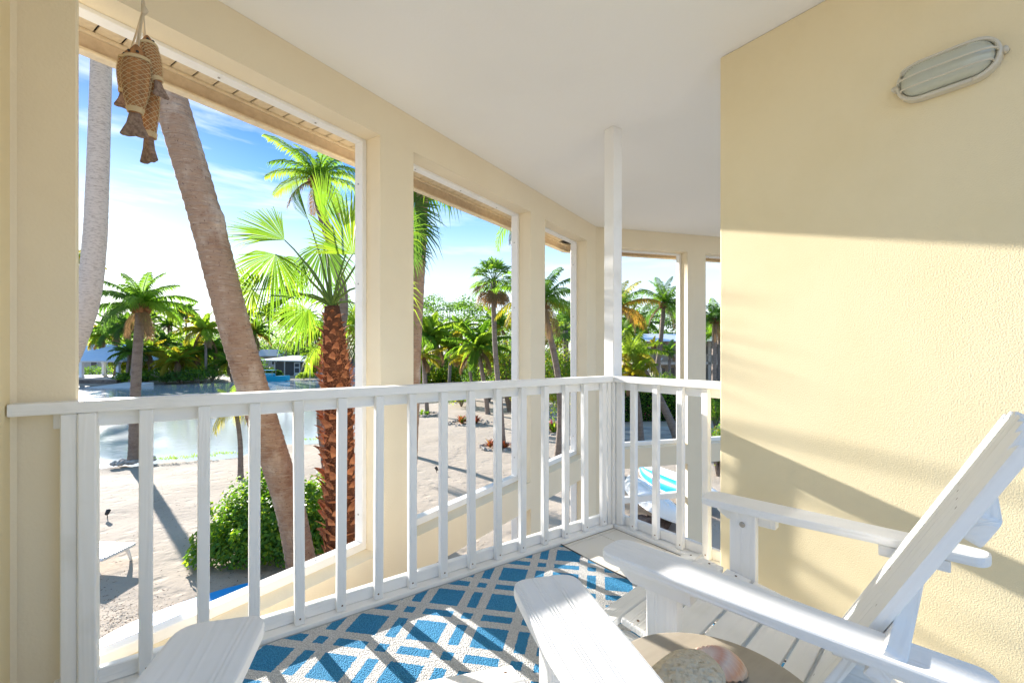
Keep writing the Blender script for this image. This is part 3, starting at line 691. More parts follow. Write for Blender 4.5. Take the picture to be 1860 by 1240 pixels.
# water
m_water = bpy.data.materials.new('canal_water'); m_water.use_nodes = True; nt = m_water.node_tree; p = nt.nodes['Principled BSDF']
p.inputs['Base Color'].default_value = (0.46, 0.48, 0.47, 1); p.inputs['Roughness'].default_value = 0.09; p.inputs['IOR'].default_value = 1.6; p.inputs['Specular IOR Level'].default_value = 1.0
tc = N(nt, 'ShaderNodeTexCoord'); mp = N(nt, 'ShaderNodeMapping'); Lk(nt, tc, 'Object', mp, 0); mp.inputs['Scale'].default_value = (1.2, 1.2, 1)
n_ = N(nt, 'ShaderNodeTexNoise', inp={'Scale': 2.2, 'Detail': 4.0, 'Roughness': 0.55}); Lk(nt, mp, 0, n_, 'Vector')
b_ = N(nt, 'ShaderNodeBump', inp={'Strength': 0.35, 'Distance': 0.02}); Lk(nt, n_, 0, b_, 'Height'); Lk(nt, b_, 0, p, 'Normal')
MB().add([(-400, -400, WZ), (400, -400, WZ), (400, 400, WZ), (-400, 400, WZ)], [(0, 1, 2, 3)]) 
g = MB(); g.add([(-500, 8, WZ), (60, 8, WZ), (60, 500, WZ), (-500, 500, WZ)], [(0, 1, 2, 3)]); g.build('water', m_water, kind='structure')

# ------------------------------------------------------------------ foliage materials and shapes
def leafmat(name, col, tr, fac=0.42, vary=None):
    return mat(name, col, 0.6, 0.15, vary=vary or [(1.6, tuple(c*0.62 for c in col), 0.4, 0.75)], tint=0.18, transl=(tr, fac))
m_lg = leafmat('green_frond', (0.08, 0.165, 0.022), (0.26, 0.48, 0.03))
m_lb = leafmat('bright_frond', (0.15, 0.25, 0.022), (0.44, 0.62, 0.04))
m_ly = leafmat('yellow_frond', (0.27, 0.25, 0.025), (0.56, 0.48, 0.03))
m_lo = leafmat('orange_frond', (0.30, 0.18, 0.03), (0.56, 0.31, 0.04))
m_ld = leafmat('dark_frond', (0.055, 0.12, 0.03), (0.16, 0.31, 0.04), 0.42)
m_dry = leafmat('dry_frond', (0.24, 0.16, 0.08), (0.30, 0.18, 0.08), 0.25)
m_petiole = mat('green_petiole', (0.13, 0.19, 0.04), 0.7, 0.1)
LM = [m_lg, m_lb, m_ly, m_lo, m_ld, m_dry, m_petiole]
GRN, BRT, YEL, ORG, DRK, DRY, PET = range(7)
m_bark = mat('grey_palm_bark', (0.23, 0.18, 0.145), 0.9, 0.15, [('noise', (7, 7, 34), 1.0, 0.02), ('noise', (60, 60, 60), 0.8, 0.006)],
             vary=[((3, 3, 9), (0.145, 0.105, 0.085), 0.42, 0.7), ((30, 30, 60), (0.30, 0.25, 0.21), 0.5, 0.75)])
m_bark2 = mat('pale_palm_bark', (0.27, 0.22, 0.19), 0.9, 0.15, [('noise', (9, 9, 40), 1.0, 0.012), ('noise', 70, 0.7, 0.005)],
              vary=[((4, 4, 14), (0.19, 0.15, 0.125), 0.42, 0.7)])
m_bark3 = mat('brown_ringed_bark', (0.38, 0.25, 0.165), 0.9, 0.15, [('noise', (4, 4, 26), 1.0, 0.03), ('noise', (9, 9, 90), 1.0, 0.010), ('noise', (70, 70, 22), 0.8, 0.006)],
              vary=[((3.4, 3.4, 5), (0.30, 0.175, 0.11), 0.52, 0.64), ((8, 8, 55), (0.54, 0.43, 0.33), 0.55, 0.75), ((3, 3, 1.6), (0.50, 0.38, 0.28), 0.52, 0.66), ((5, 5, 120), (0.22, 0.14, 0.09), 0.56, 0.70), ((34, 34, 30), (0.17, 0.11, 0.08), 0.60, 0.70)])
def frond_geo(g, L, e0, e1, az, org, rnd, mi=0, nl=34, leafL=0.23, width=0.030, droop=0.55, stem=None, quality=2):
    """one feather frond added to g. e0,e1: elevation (rad) at base and tip"""
    ca, sa = math.cos(az), math.sin(az); n = 10
    pts = [Vector(org)]; dirs = []
    for k in range(n):
        t = k/(n-1); e = e0+(e1-e0)*(t**1.25)
        d = Vector((math.cos(e)*ca, math.cos(e)*sa, math.sin(e))); dirs.append(d); pts.append(pts[-1]+d*L/n)
    dirs.append(dirs[-1])
    g.tube(pts, [L*0.011*(1-0.85*k/n)+L*0.0012 for k in range(n+1)], 4 if quality > 1 else 3, mi if stem is None else stem, cap=False)
    side = Vector((-sa, ca, 0)); tw = rnd.uniform(-0.35, 0.35)
    for i in range(nl):
        t = 0.10+0.89*(i+0.5)/nl; f = t*n; k = min(int(f), n-1); p = pts[k].lerp(pts[k+1], f-k); d = dirs[k]
        up = side.cross(d).normalized()*-1
        if up.z < 0 and e0 > -0.5: up = -up
        prof = math.sin(math.pi*(0.12+0.86*t))**0.6
        for s in (-1, 1):
            l = L*leafL*prof*rnd.uniform(0.85, 1.12)
            fw = 0.35+0.5*t
            dd = (side*s*math.cos(tw*s*0.5) + d*fw + up*(0.30-0.25*rnd.random())).normalized()
            dr = droop*rnd.uniform(0.75, 1.3)
            w = L*width*0.5
            q0 = p; q1 = p+dd*l*0.5+Vector((0, 0, -l*0.10*dr)); q2 = p+dd*l*0.92+Vector((0, 0, -l*0.55*dr))
            wv = d*w
            b = len(g.v)
            if quality > 1:
                g.v += [tuple(q0-wv*0.5), tuple(q0+wv*0.5), tuple(q1-wv), tuple(q1+wv), tuple(q2)]
                g.f += [(b, b+1, b+3, b+2), (b+2, b+3, b+4)]; g.m += [mi, mi]
            else:
                g.v += [tuple(q0-wv), tuple(q0+wv), tuple(q1+wv*0.8), tuple(q2)]
                g.f += [(b, b+1, b+2, b+3)]; g.m += [mi]
def fan_geo(g, org, d, nrm, Rb, rnd, mi=0, n=30, span=245, cut=0.55, droop=0.3, fold=0.18, stem=PET):
    """one fan blade: hub at org, middle finger along d, blade normal nrm"""
    d = Vector(d).normalized(); nrm = Vector(nrm); nrm = (nrm-d*nrm.dot(d)).normalized(); sd_ = nrm.cross(d)
    org = Vector(org); da = R(span)/n
    for i in range(n):
        a = -R(span)/2+da*(i+0.5); c = abs(a)/(R(span)/2)
        a += rnd.uniform(-0.25, 0.25)*da; l = Rb*(1-0.42*c**3)*rnd.uniform(0.86, 1.06)
        u = d*math.cos(a)+sd_*math.sin(a); w_ = -d*math.sin(a)+sd_*math.cos(a)
        cup = nrm*(0.10*Rb*(c))
        h = math.tan(da/2)
        r1 = l*cut*rnd.uniform(0.85, 1.1); w1_ = r1*h*0.95
        dr = Vector((0, 0, -1))*droop
        m0 = org; m1 = org+u*r1*0.5+cup*0.5+dr*l*0.02; m2 = org+u*r1+cup+dr*l*0.08
        m3 = org+u*l*0.80+cup+dr*l*0.24*rnd.uniform(0.7, 1.3); m4 = org+u*l*0.97+cup+dr*l*0.52*rnd.uniform(0.6, 1.6)
        rg = nrm*fold*rnd.uniform(0.5, 1.6)+w_*rnd.uniform(-0.25, 0.25)
        b = len(g.v)
        g.v += [tuple(m0), tuple(m1-w_*w1_*0.5), tuple(m1+rg*w1_*0.5*2), tuple(m1+w_*w1_*0.5),
                tuple(m2-w_*w1_), tuple(m2+rg*w1_*2), tuple(m2+w_*w1_), tuple(m3-w_*w1_*0.5), tuple(m3+w_*w1_*0.5), tuple(m4)]
        g.f += [(b, b+1, b+2), (b, b+2, b+3), (b+1, b+4, b+5, b+2), (b+2, b+5, b+6, b+3), (b+4, b+7, b+5), (b+5, b+7, b+8), (b+5, b+8, b+6), (b+7, b+9, b+8)]
        g.m += [mi if rnd.random() < 0.8 else (GRN if mi == BRT else (BRT if mi == GRN else mi))]*8
def trunk_mesh(pts, r0, r1, rings=40, amp=0.03, n=20, flare=0.25, seed=0):
    """smooth curve through pts with ring scars"""
    rnd = random.Random(seed)
    P = [Vector(p) for p in pts]
    def cr_(t):
        m = len(P)-1; i = min(int(t*m), m-1); f = t*m-i
        p0 = P[max(i-1, 0)]; p1 = P[i]; p2 = P[i+1]; p3 = P[min(i+2, m)]
        return 0.5*((2*p1)+(p2-p0)*f+(2*p0-5*p1+4*p2-p3)*f*f+(3*p1-p0-3*p2+p3)*f**3)
    out = []; rr_ = []; m = rings*3
    for k in range(m+1):
        t = k/m; r = r0+(r1-r0)*t+flare*r0*math.exp(-t*18)
        r *= 1+amp*(-1 if k % 3 == 0 else (0.9 if k % 3 == 1 else 0.1))*rnd.uniform(0.4, 1.2)+rnd.uniform(-amp, amp)*0.4
        out.append(cr_(t)); rr_.append(r)
    return MB().tube(out, rr_, n)
def rel(pts, o): return [Vector(p)-o for p in pts]

def feather_palm(label, pts, r0, r1, crownR, mats=(GRN, BRT, YEL), seed=0, nf=20, sep=False, group=None, bark=None, q=1, leaf_droop=0.55, up=1.0, nuts=True, rings=30, nl=30, older=0.16, trunk_parts=True):
    rnd = random.Random(seed); base = Vector(pts[0]); top = Vector(pts[-1])-base
    t = thing('palm_tree', label, 'palm tree', base, 0, group)
    trunk_mesh(rel(pts, base), r0, r1, rings, 0.035, 10 if q == 1 else 20, seed=seed).build('trunk', bark or m_bark2, t, smooth=True)
    g = None if sep else MB(); ft = MB()
    for k in range(nf):
        u_ = k/(nf-1); az = k*2.39996+rnd.uniform(-0.25, 0.25)
        e0 = R(82-95*u_**0.85*1.0*up+rnd.uniform(-8, 8)); e1 = e0-R(rnd.uniform(65, 95)*(0.55+0.45*u_))
        L = crownR*rnd.uniform(1.0, 1.2)*(0.85 if u_ < 0.15 else 1.0)
        mi = mats[0] if rnd.random() < 0.6 else mats[1]
        if u_ > 1-older and rnd.random() < 0.75: mi = mats[2]
        if k >= nf-1-(seed % 3) and nuts: mi = DRY; e0 = R(rnd.uniform(-55, -25)); e1 = R(rnd.uniform(-95, -75)); L *= 0.8
        if rnd.random() < 0.08: e0 += R(rnd.uniform(-18, 18)); L *= rnd.uniform(0.7, 0.95)
        gg = MB() if sep else g
        frond_geo(gg, L, e0, e1, az, top+Vector((0, 0, 0.02)), rnd, mi, nl=nl, droop=leaf_droop*(0.8+0.8*u_), quality=q, width=0.034 if q == 1 else 0.028)
        if sep: gg.build('frond', LM, t)
    if not sep: g.build('crown', LM, t)
    if nuts:
        nb = MB()
        for k in range(9):
            a = k*2.4; c = top+Vector((math.cos(a)*r1*1.6, math.sin(a)*r1*1.6, -crownR*0.05-0.03*(k % 3)))
            nb.tube([c+Vector((0, 0, r1)), c, c-Vector((0, 0, r1*1.2))], [r1*0.3, r1*0.85, r1*0.3], 6)
        for k in range(24):
            a = rnd.uniform(0, 6.28); l = crownR*0.14
            nb.tube([top, top+Vector((math.cos(a)*l*0.8, math.sin(a)*l*0.8, l*0.3-0.0)), top+Vector((math.cos(a)*l*1.1, math.sin(a)*l*1.1, -l*rnd.uniform(0.2, 1.2)))], [r1*0.35, r1*0.2, 0.004], 4)
        nb.build('crown_base', m_fibre, t, smooth=True)
    return t
m_fibre = mat('orange_brown_fibre', (0.30, 0.15, 0.07), 0.9, 0.1, [('noise', 60, 1.0, 0.01)], vary=[(12, (0.16, 0.07, 0.035), 0.4, 0.65)])
def fan_palm(label, pts, r0, r1, crownR, seed=0, nf=26, mats=(GRN, BRT, DRY), group=None, skirt=6, bark=None, n=20, sep=False):
    rnd = random.Random(seed); base = Vector(pts[0]); top = Vector(pts[-1])-base
    t = thing('fan_palm', label, 'palm tree', base, 0, group)
    trunk_mesh(rel(pts, base), r0, r1, 40, 0.03, 12, seed=seed).build('trunk', bark or m_bark2, t, smooth=True)
    g = MB()
    for k in range(nf+skirt):
        u_ = k/(nf-1); az = k*2.39996+rnd.uniform(-0.3, 0.3); e = R(85-110*min(u_, 1)-(25 if k >= nf else 0)+rnd.uniform(-8, 8))
        d = Vector((math.cos(az)*math.cos(e), math.sin(az)*math.cos(e), math.sin(e))); l = crownR*0.55
        gg = MB() if sep else g
        hub = top+d*l; gg.tube([top, top+d*l*0.5+Vector((0, 0, 0.03*crownR)), hub], crownR*0.014, 4, PET, cap=False)
        mi = mats[2] if k >= nf or (u_ > 0.85 and rnd.random() < 0.5) else (mats[0] if rnd.random() < 0.65 else mats[1])
        dn = (d+Vector((0, 0, -0.35))).normalized()
        fan_geo(gg, hub, dn, Vector((-d.x*math.sin(e), -d.y*math.sin(e), math.cos(e))), crownR*0.52, rnd, mi, n=n, droop=0.6, span=220)
        if sep: gg.build('fan_leaf', LM, t)
    if not sep: g.build('crown', LM, t)
    return t
def leaf_cloud(g, blobs, count, size, rnd, mis, hollow=0.55, droop=0.2, aspect=0.5):
    """count small leaves spread through the outer shell of ellipsoids (c, r(3))"""
    vol = [b[1][0]*b[1][1]+b[1][2]*b[1][0] for b in blobs]; tot = sum(vol)
    for (c, r), v_ in zip(blobs, vol):
        for _ in range(int(count*v_/tot)):
            while True:
                d = Vector((rnd.gauss(0, 1), rnd.gauss(0, 1), rnd.gauss(0, 1))).normalized()
                if d.z > -0.55: break
            rr_ = hollow+(1.04-hollow)*rnd.random()**0.5
            p = Vector((c[0]+d.x*r[0]*rr_, c[1]+d.y*r[1]*rr_, c[2]+d.z*r[2]*rr_))
            o = (d+Vector((rnd.uniform(-.8, .8), rnd.uniform(-.8, .8), rnd.uniform(-.4, .9)))).normalized()
            u_ = o.cross(Vector((rnd.uniform(-1, 1), rnd.uniform(-1, 1), rnd.uniform(-1, 1)))).normalized(); w_ = o.cross(u_)
            u_ = (u_+Vector((0, 0, -droop))).normalized()
            s = size*rnd.uniform(0.6, 1.25); b = len(g.v); mi = mis[int(rnd.random()**1.3*len(mis))]
            g.v += [tuple(p-u_*s*0.5), tuple(p+w_*s*aspect*0.5+o*s*0.06), tuple(p+u_*s*0.5), tuple(p-w_*s*aspect*0.5+o*s*0.06)]
            g.f.append((b, b+1, b+2, b+3)); g.m.append(mi)
def shrub(name, label, cat, c, r, seed, count, size, mis, nb=7, group=None, stems=True, mats=None, aspect=0.5):
    """c on the ground; r = half sizes and full height"""
    rnd = random.Random(seed); t = thing(name, label, cat, c, 0, group)
    blobs = []
    for k in range(nb):
        a = rnd.uniform(0, 6.28); q = rnd.random()**0.5*0.62
        f = rnd.uniform(0.38, 0.6)
        blobs.append(((math.cos(a)*r[0]*q, math.sin(a)*r[1]*q, r[2]*rnd.uniform(0.32, 0.62)), (r[0]*f, r[1]*f, r[2]*rnd.uniform(0.32, 0.42))))
    g = MB(); leaf_cloud(g, blobs, count, size, rnd, mis, aspect=aspect); g.build('foliage', mats or LM, t)
    if stems:
        s = MB()
        for k in range(9):
            a = k*0.7+rnd.random(); e = Vector((math.cos(a)*r[0]*0.55, math.sin(a)*r[1]*0.55, r[2]*0.7)); s.tube([(0, 0, -0.05), e*0.5+Vector((0, 0, r[2]*0.1)), e], [r[2]*0.022, r[2]*0.015, r[2]*0.006], 5)
        s.build('stem', m_bark, t)
    return t
m_gloss = mat('glossy_leaf', (0.06, 0.16, 0.02), 0.5, 0.25, vary=[(3, (0.035, 0.10, 0.015), 0.4, 0.7)], transl=((0.22, 0.46, 0.02), 0.38))
m_gloss2 = mat('young_leaf', (0.14, 0.25, 0.02), 0.5, 0.25, transl=((0.42, 0.60, 0.03), 0.45))
m_pink = mat('pink_flower', (0.6, 0.08, 0.16), 0.6, transl=((0.6, 0.1, 0.2), 0.3))
m_brom = mat('red_bromeliad_leaf', (0.24, 0.06, 0.03), 0.4, 0.4, vary=[(9, (0.38, 0.12, 0.04), 0.45, 0.7)], transl=((0.5, 0.12, 0.04), 0.35))
m_rock = mat('limestone_rock', (0.42, 0.39, 0.35), 0.9, 0.1, [('noise', 14, 1.0, 0.03)], vary=[(6, (0.24, 0.22, 0.20), 0.45, 0.7)])
GM = [m_gloss, m_gloss2, m_lg, m_ly, m_pink]
def rocks(g, pts, s, rnd):
    for p in pts:
        r_ = s*rnd.uniform(0.5, 1.2); b = bmesh.new(); bmesh.ops.create_icosphere(b, subdivisions=1, radius=1)
        for v in b.verts: v.co = Vector((v.co.x*r_*rnd.uniform(.8, 1.2), v.co.y*r_*rnd.uniform(.8, 1.2), v.co.z*r_*0.65))+Vector(p)
        b.verts.index_update(); g.add([v.co for v in b.verts], [tuple(v.index for v in f.verts) for f in b.faces]); b.free()
def ring_pts(cx, cy, r, n, rnd, z=0.03): return [(cx+math.cos(6.283*k/n)*r*rnd.uniform(.85, 1.15), cy+math.sin(6.283*k/n)*r*rnd.uniform(.85, 1.15), z) for k in range(n)]

# ------------------------------------------------------------------ nearest things outside: leaning palm, red-trunked fan palm, bush
g_ = lambda px, D: at(px, D, GZ-0.06)
lean_pts = [g_(556, 7.7), at(530, 7.4, zat(935, 7.4)), at(505, 7.1, zat(850, 7.1)), at(470, 6.7, zat(740, 6.7)), at(428, 6.4, zat(600, 6.4)), at(375, 6.1, zat(400, 6.1)), at(307, 5.9, zat(170, 5.9)), at(262, 5.9, zat(0, 5.9)), at(225, 6.0, zat(-190, 6.0)), at(205, 6.1, 9.0)]
t = thing('leaning_palm', 'thick grey-brown palm trunk leaning up to the left behind the carved fish', 'palm tree', lean_pts[0])
tm = trunk_mesh(rel(lean_pts, lean_pts[0]), 0.215, 0.185, 110, 0.024, 32, 0.2, seed=4)
rnd = random.Random(6)
# swellings and knots seen along the right edge
def swell(tm, centre, rad_, push, dirn_):
    c = Vector(centre)
    for i, v in enumerate(tm.v):
        v = Vector(v); d = (v-c).length
        if d < rad_: v += Vector(dirn_)*push*(1-(d/rad_)**2)**2; tm.v[i] = tuple(v)
rt_ = Vector((sh, -ch, 0))
for px, py, pu, rd in ((397, 395, 0.035, 0.20), (404, 420, 0.02, 0.15), (440, 595, 0.035, 0.28), (352, 300, 0.02, 0.2), (300, 235, 0.022, 0.13)):
    q = at(px, 6.1, zat(py, 6.1))-lean_pts[0]; swell(tm, q, rd, pu, rt_ if px != 300 else -rt_)
trk = tm.build('trunk', m_bark3, t, smooth=True)
for k in range(20):
    gg = MB(); u_ = k/19; frond_geo(gg, 2.6, R(80-100*u_), R(10-110*u_), k*2.4, lean_pts[-1]-lean_pts[0], rnd, GRN if k < 15 else YEL, nl=34, quality=2); gg.build('frond', LM, t)

# tall pale trunk at the far left
lp = [g_(20, 8.2), at(60, 8.1, zat(800, 8.1)), at(98, 8.0, zat(700, 8.0)), at(133, 8.0, zat(622, 8.0)), at(160, 8.0, zat(540, 8.0)), at(172, 8.0, zat(440, 8.0)), at(176, 8.0, zat(360, 8.0)), at(180, 8.0, zat(250, 8.0)), at(184, 8.0, zat(110, 8.0)), at(186, 8.0, zat(-60, 8.0)), at(186, 8.0, 9.6)]
t = thing('tall_palm', 'smooth pale grey palm trunk rising beside the left pillar', 'palm tree', lp[0])
trunk_mesh(rel(lp, lp[0]), 0.20, 0.135, 70, 0.012, 28, 0.3, seed=9).build('trunk', mat('pale_speckled_bark', (0.66, 0.57, 0.49), 0.9, 0.15, [('noise', (10, 10, 30), 0.6, 0.008), ('noise', 120, 0.5, 0.003)], vary=[((16, 16, 60), (0.42, 0.34, 0.28), 0.48, 0.66)]), t, smooth=True)
for k in range(18):
    gg = MB(); u_ = k/17; frond_geo(gg, 2.4, R(80-95*u_), R(10-105*u_), k*2.4, lp[-1]-lp[0], rnd, GRN, nl=34, quality=2); gg.build('frond', LM, t)

# fan palm with the shaggy red trunk
FDp = 7.0
fp = [g_(625, FDp), at(620, FDp, zat(960, FDp)), at(616, FDp, zat(800, FDp)), at(612, FDp, zat(700, FDp)), at(606, FDp, zat(610, FDp)), at(603, FDp, zat(556, FDp))]
fb = fp[0]
t = thing('fan_palm', 'young fan palm with shaggy red-brown trunk and big fan leaves, beside the first pillar', 'palm tree', fb)
fpr = rel(fp, fb)
m_boot = mat('red_brown_leaf_base', (0.62, 0.25, 0.105), 0.8, 0.2, [('noise', (40, 40, 12), 1.0, 0.006)], vary=[(9, (0.30, 0.10, 0.045), 0.45, 0.68), (35, (0.52, 0.27, 0.14), 0.55, 0.8)], tint=0.25)
m_core = mat('dark_trunk_core', (0.13, 0.05, 0.025), 0.9, 0.1, [('noise', 30, 1.0, 0.02)], vary=[(14, (0.24, 0.09, 0.04), 0.45, 0.7)])
MB().tube(fpr, [0.235, 0.225, 0.215, 0.205, 0.16, 0.11], 20).build('trunk', m_core, t, smooth=True)
def along(P, s):
    L = [0]
    for a, b in zip(P, P[1:]): L.append(L[-1]+(b-a).length)
    x = s*L[-1]
    for i in range(len(P)-1):
        if x <= L[i+1]: return P[i].lerp(P[i+1], (x-L[i])/(L[i+1]-L[i]))
    return P[-1]
bm_v = []
for k in range(4):
    g = MB(); rr2 = random.Random(40+k); w = 0.075; L = 0.17
    outl = [(-w*0.9, 0), (w*0.9, 0), (w*0.7, L*0.5), (w*0.42, L*0.8), (w*(0.30 if k % 2 else 0.1), L*(1.0+0.25*(k == 3))), (-w*0.2, L*0.95), (-w*0.45, L*0.75), (-w*0.75, L*0.45)]
    n = len(outl)
    for zt in (0.0, 0.016):
        for (x, y) in outl: g.v.append((x, y, zt*(1-0.6*y/L)+0.30*y*y/L+(0.02*(1-(x/w)**2))))
    g.f += [tuple(range(n))[::-1], tuple(range(n, 2*n))]+[(i, (i+1) % n, n+(i+1) % n, n+i) for i in range(n)]; g.m += [0]*(n+2)
    bm_v.append(g.mesh('leaf_base', m_boot))
NB = 285
for k in range(NB):
    s = 0.02+0.985*(k/NB); a = k*2.39996; c = along(fpr, s)
    rr_ = 0.235-0.03*s if s < 0.8 else 0.21-0.12*(s-0.8)/0.2
    out = Vector((math.cos(a), math.sin(a), 0)); sc_ = rnd.uniform(0.75, 1.15)*(1.0 if s < 0.75 else 0.75)
    up_ = (Vector((0, 0, 1))+out*rnd.uniform(0.1, 0.95)+Vector((rnd.uniform(-.4, .4), rnd.uniform(-.4, .4), 0))).normalized()
    x_ = up_.cross(out).normalized()
    o = link('leaf_base', bm_v[k % 4], t, frame(c+out*(rr_-0.012)-Vector((0, 0, 0.09)), x_, up_) @ Matrix.Scale(sc_, 4))
g = MB()
for k in range(4200):
    s = 0.25+0.64*rnd.random()**0.8; a = rnd.uniform(0, 6.283); c = along(fpr, s); rr_ = 0.225 if s < 0.8 else 0.215-0.10*(s-0.8)/0.2
    p_ = c+Vector((math.cos(a), math.sin(a), 0))*rr_*rnd.uniform(0.9, 1.12)+Vector((0, 0, rnd.uniform(-.03, .03)))
    d = Vector((rnd.gauss(0, 1), rnd.gauss(0, 1), rnd.gauss(0, 0.8))).normalized()*rnd.uniform(0.03, 0.085)
    w = d.cross(Vector((rnd.random(), rnd.random(), rnd.random()))).normalized()*0.0028; md_ = p_+d*0.5+Vector((math.cos(a), math.sin(a), 0))*0.02
    b = len(g.v); g.v += [tuple(p_-w), tuple(p_+w), tuple(md_+w), tuple(md_-w), tuple(p_+d)]; g.f += [(b, b+1, b+2, b+3), (b+3, b+2, b+4)]; g.m += [0, 0]
g.build('trunk_fibre', mat('red_fibre', (0.62, 0.25, 0.12), 0.9, 0.1, vary=[(5, (0.20, 0.06, 0.03), 0.4, 0.7)]), t, kind='stuff')
top = fpr[-1]
cfw = Vector((ch, sh, 0)); crt = Vector((sh, -ch, 0)); cup_ = Vector((0, 0, 1))
def scr(px, py, D): return at(px, D, zat(py, D))-fb
# hub px,py, depth, tip px,py, facing (r,u,f), blade radius, material
leaves = [(640, 462, 6.7, 652, 335, (-.2, .1, -1), 1.12, BRT, 190, .10), (517, 436, 6.9, 392, 372, (.1, .5, -.85), 1.05, GRN, 105, .30),
          (560, 400, 7.4, 520, 268, (-.8, .1, -.6), 0.98, GRN, 60, .05), (588, 405, 7.2, 600, 290, (.75, .1, -.6), 0.95, GRN, 80, .15),
          (500, 462, 6.5, 470, 580, (.1, .35, -.9), 0.85, GRN, 190, .9), (458, 526, 6.8, 415, 530, (.1, .2, -1), 0.58, BRT, 290, .45),
          (535, 538, 7.4, 450, 555, (.1, .7, -.6), 0.78, GRN, 150, .4),
          (640, 430, 7.6, 700, 370, (-.3, .3, -.9), 1.0, BRT, 150, .3), (668, 520, 6.9, 740, 560, (-.2, .5, -.8), 0.9, BRT, 180, .6),
          (690, 430, 7.2, 780, 380, (0, .5, -.8), 0.95, GRN, 160, .4),
          (588, 445, 8.2, 592, 530, (.3, .4, -.8), 0.85, DRK, 170, .8), (548, 470, 7.9, 500, 545, (.2, .5, -.8), 0.8, GRN, 150, .8),
          (560, 560, 8.2, 520, 600, (0, .8, .4), 0.8, GRN, 160, .7), (660, 560, 8.0, 700, 620, (0, .8, .5), 0.85, DRK, 180, .7)]
for i, (hx, hy, hD, tx, ty, fc, rb, mi, span, dr) in enumerate(leaves):
    hub = scr(hx, hy, hD); tip = scr(tx, ty, hD); d = (tip-hub).normalized(); nr = crt*fc[0]+cup_*fc[1]+cfw*fc[2]
    gg = MB(); mid = top.lerp(hub, 0.5)+Vector((0, 0, 0.10))
    c0 = top.lerp(hub, 0.22)+Vector((0, 0, 0.07)); gg.tube([top, c0, mid, top.lerp(hub, 0.8)+Vector((0, 0, 0.06)), hub], [0.028, 0.020, 0.015, 0.012, 0.009], 6, PET, cap=False)
    fan_geo(gg, hub, d, nr, rb, random.Random(60+i), mi, n=40 if span > 180 else 34, span=span, droop=dr, cut=0.5, fold=0.5)
    gg.build('fan_leaf', LM, t)

# glossy bush around the palms
bc = g_(478, 9.0)
bush = thing('glossy_bush', 'broad low bush of glossy green leaves around the foot of the leaning palm', 'bush', bc)
rnd = random.Random(21); blobs = []
for px, D, r_, h in ((395, 8.7, .45, .75), (430, 9.0, .6, 1.05), (470, 9.3, .65, 1.3), (500, 8.9, .62, 1.2), (470, 8.5, .55, .8), (520, 8.6, .5, .95), (420, 8.5, .5, .6), (560, 9.0, .62, 1.25), (590, 9.5, .6, 1.45), (545, 8.5, .5, .8),
                    (600, 8.9, .5, .9), (640, 9.3, .55, 1.0), (455, 9.7, .6, 1.35), (375, 8.4, .35, .45), (660, 8.8, .5, .8)):
    q = at(px, D, GZ+h*0.45)-bc; blobs.append((tuple(q), (r_, r_, h*0.58)))
for k in range(26):
    b0 = blobs[k % 15]; a = rnd.uniform(0, 6.28); rr5 = rnd.uniform(0.10, 0.22)
    blobs.append(((b0[0][0]+math.cos(a)*b0[1][0]*0.85, b0[0][1]+math.sin(a)*b0[1][1]*0.85, b0[0][2]+b0[1][2]*rnd.uniform(0.1, 0.95)), (rr5, rr5, rr5*1.3)))
g = MB(); leaf_cloud(g, blobs, 17000, 0.11, rnd, [0, 0, 1, 0, 1], hollow=0.35, droop=0.25, aspect=0.55); g.build('foliage', GM, bush)
s = MB()
for (c, r_) in blobs[:15]:
    for k in range(4): s.tube([(c[0]*0.9, c[1]*0.9, 0), (c[0]+rnd.uniform(-.15, .15), c[1]+rnd.uniform(-.15, .15), c[2]+r_[2]*0.3)], [0.012, 0.004], 5)
s.build('stem', m_bark, bush)

# coconut palm at the water's edge
feather_palm('coconut palm at the water edge, full crown left of the leaning trunk', [ground_at(243, 838), at(245, 16.4, zat(740, 16.4)), at(250, 16.4, zat(640, 16.4)), at(256, 16.4, zat(555, 16.4))], 0.17, 0.14, 1.62,
             (GRN, DRK, BRT), seed=11, nf=25, sep=True, q=2, bark=m_bark, nl=44, leaf_droop=1.25, older=0.2)
rr3 = random.Random(4); q = ground_at(243, 838)
g = MB(); rocks(g, [(q.x+rr3.uniform(-.6, .6), q.y+rr3.uniform(-.35, .35), GZ+0.03) for _ in range(34)], 0.12, rr3)
o = g.build('rocks', m_rock, kind='stuff'); o['label'] = 'grey rocks piled round the foot of the coconut palm at the water edge'; 
# coconut palm high behind the fan palm, trunk snaking down beside the red trunk
feather_palm('grey snaking palm beside the shaggy red trunk, crown high above the fan leaves', [ground_at(602, 885), at(594, 13.3, zat(820, 13.3)), at(587, 13.3, zat(745, 13.3)), at(606, 13.3, zat(650, 13.3)), at(622, 13.3, zat(560, 13.3)), at(612, 13.3, zat(480, 13.3)), at(580, 13.3, zat(370, 13.3)), at(578, 13.3, zat(325, 13.3))],
             0.20, 0.13, 1.45, (GRN, BRT, BRT), seed=23, nf=20, sep=True, q=2, bark=m_bark, nl=36, leaf_droop=1.0)
# small palm by the shore (thin trunk, drooping yellow-green fronds)
feather_palm('small thin-trunked palm on the sand, drooping fronds just left of the leaning trunk', [ground_at(437, 868), at(436, 14.4, zat(800, 14.4)), at(428, 14.4, zat(742, 14.4))], 0.085, 0.055, 1.05, (BRT, GRN, YEL), seed=31, nf=13, sep=True, q=2, bark=m_bark, leaf_droop=1.3, older=0.3, nuts=False)
feather_palm('yellow-green palm crown behind the shaggy red trunk, hanging over the water', [ground_at(655, 800), at(656, 20.5, zat(700, 20.5)), at(652, 20.5, zat(600, 20.5))], 0.15, 0.11, 3.2, (BRT, GRN, YEL), seed=37, nf=19, sep=True, q=2, leaf_droop=1.2)

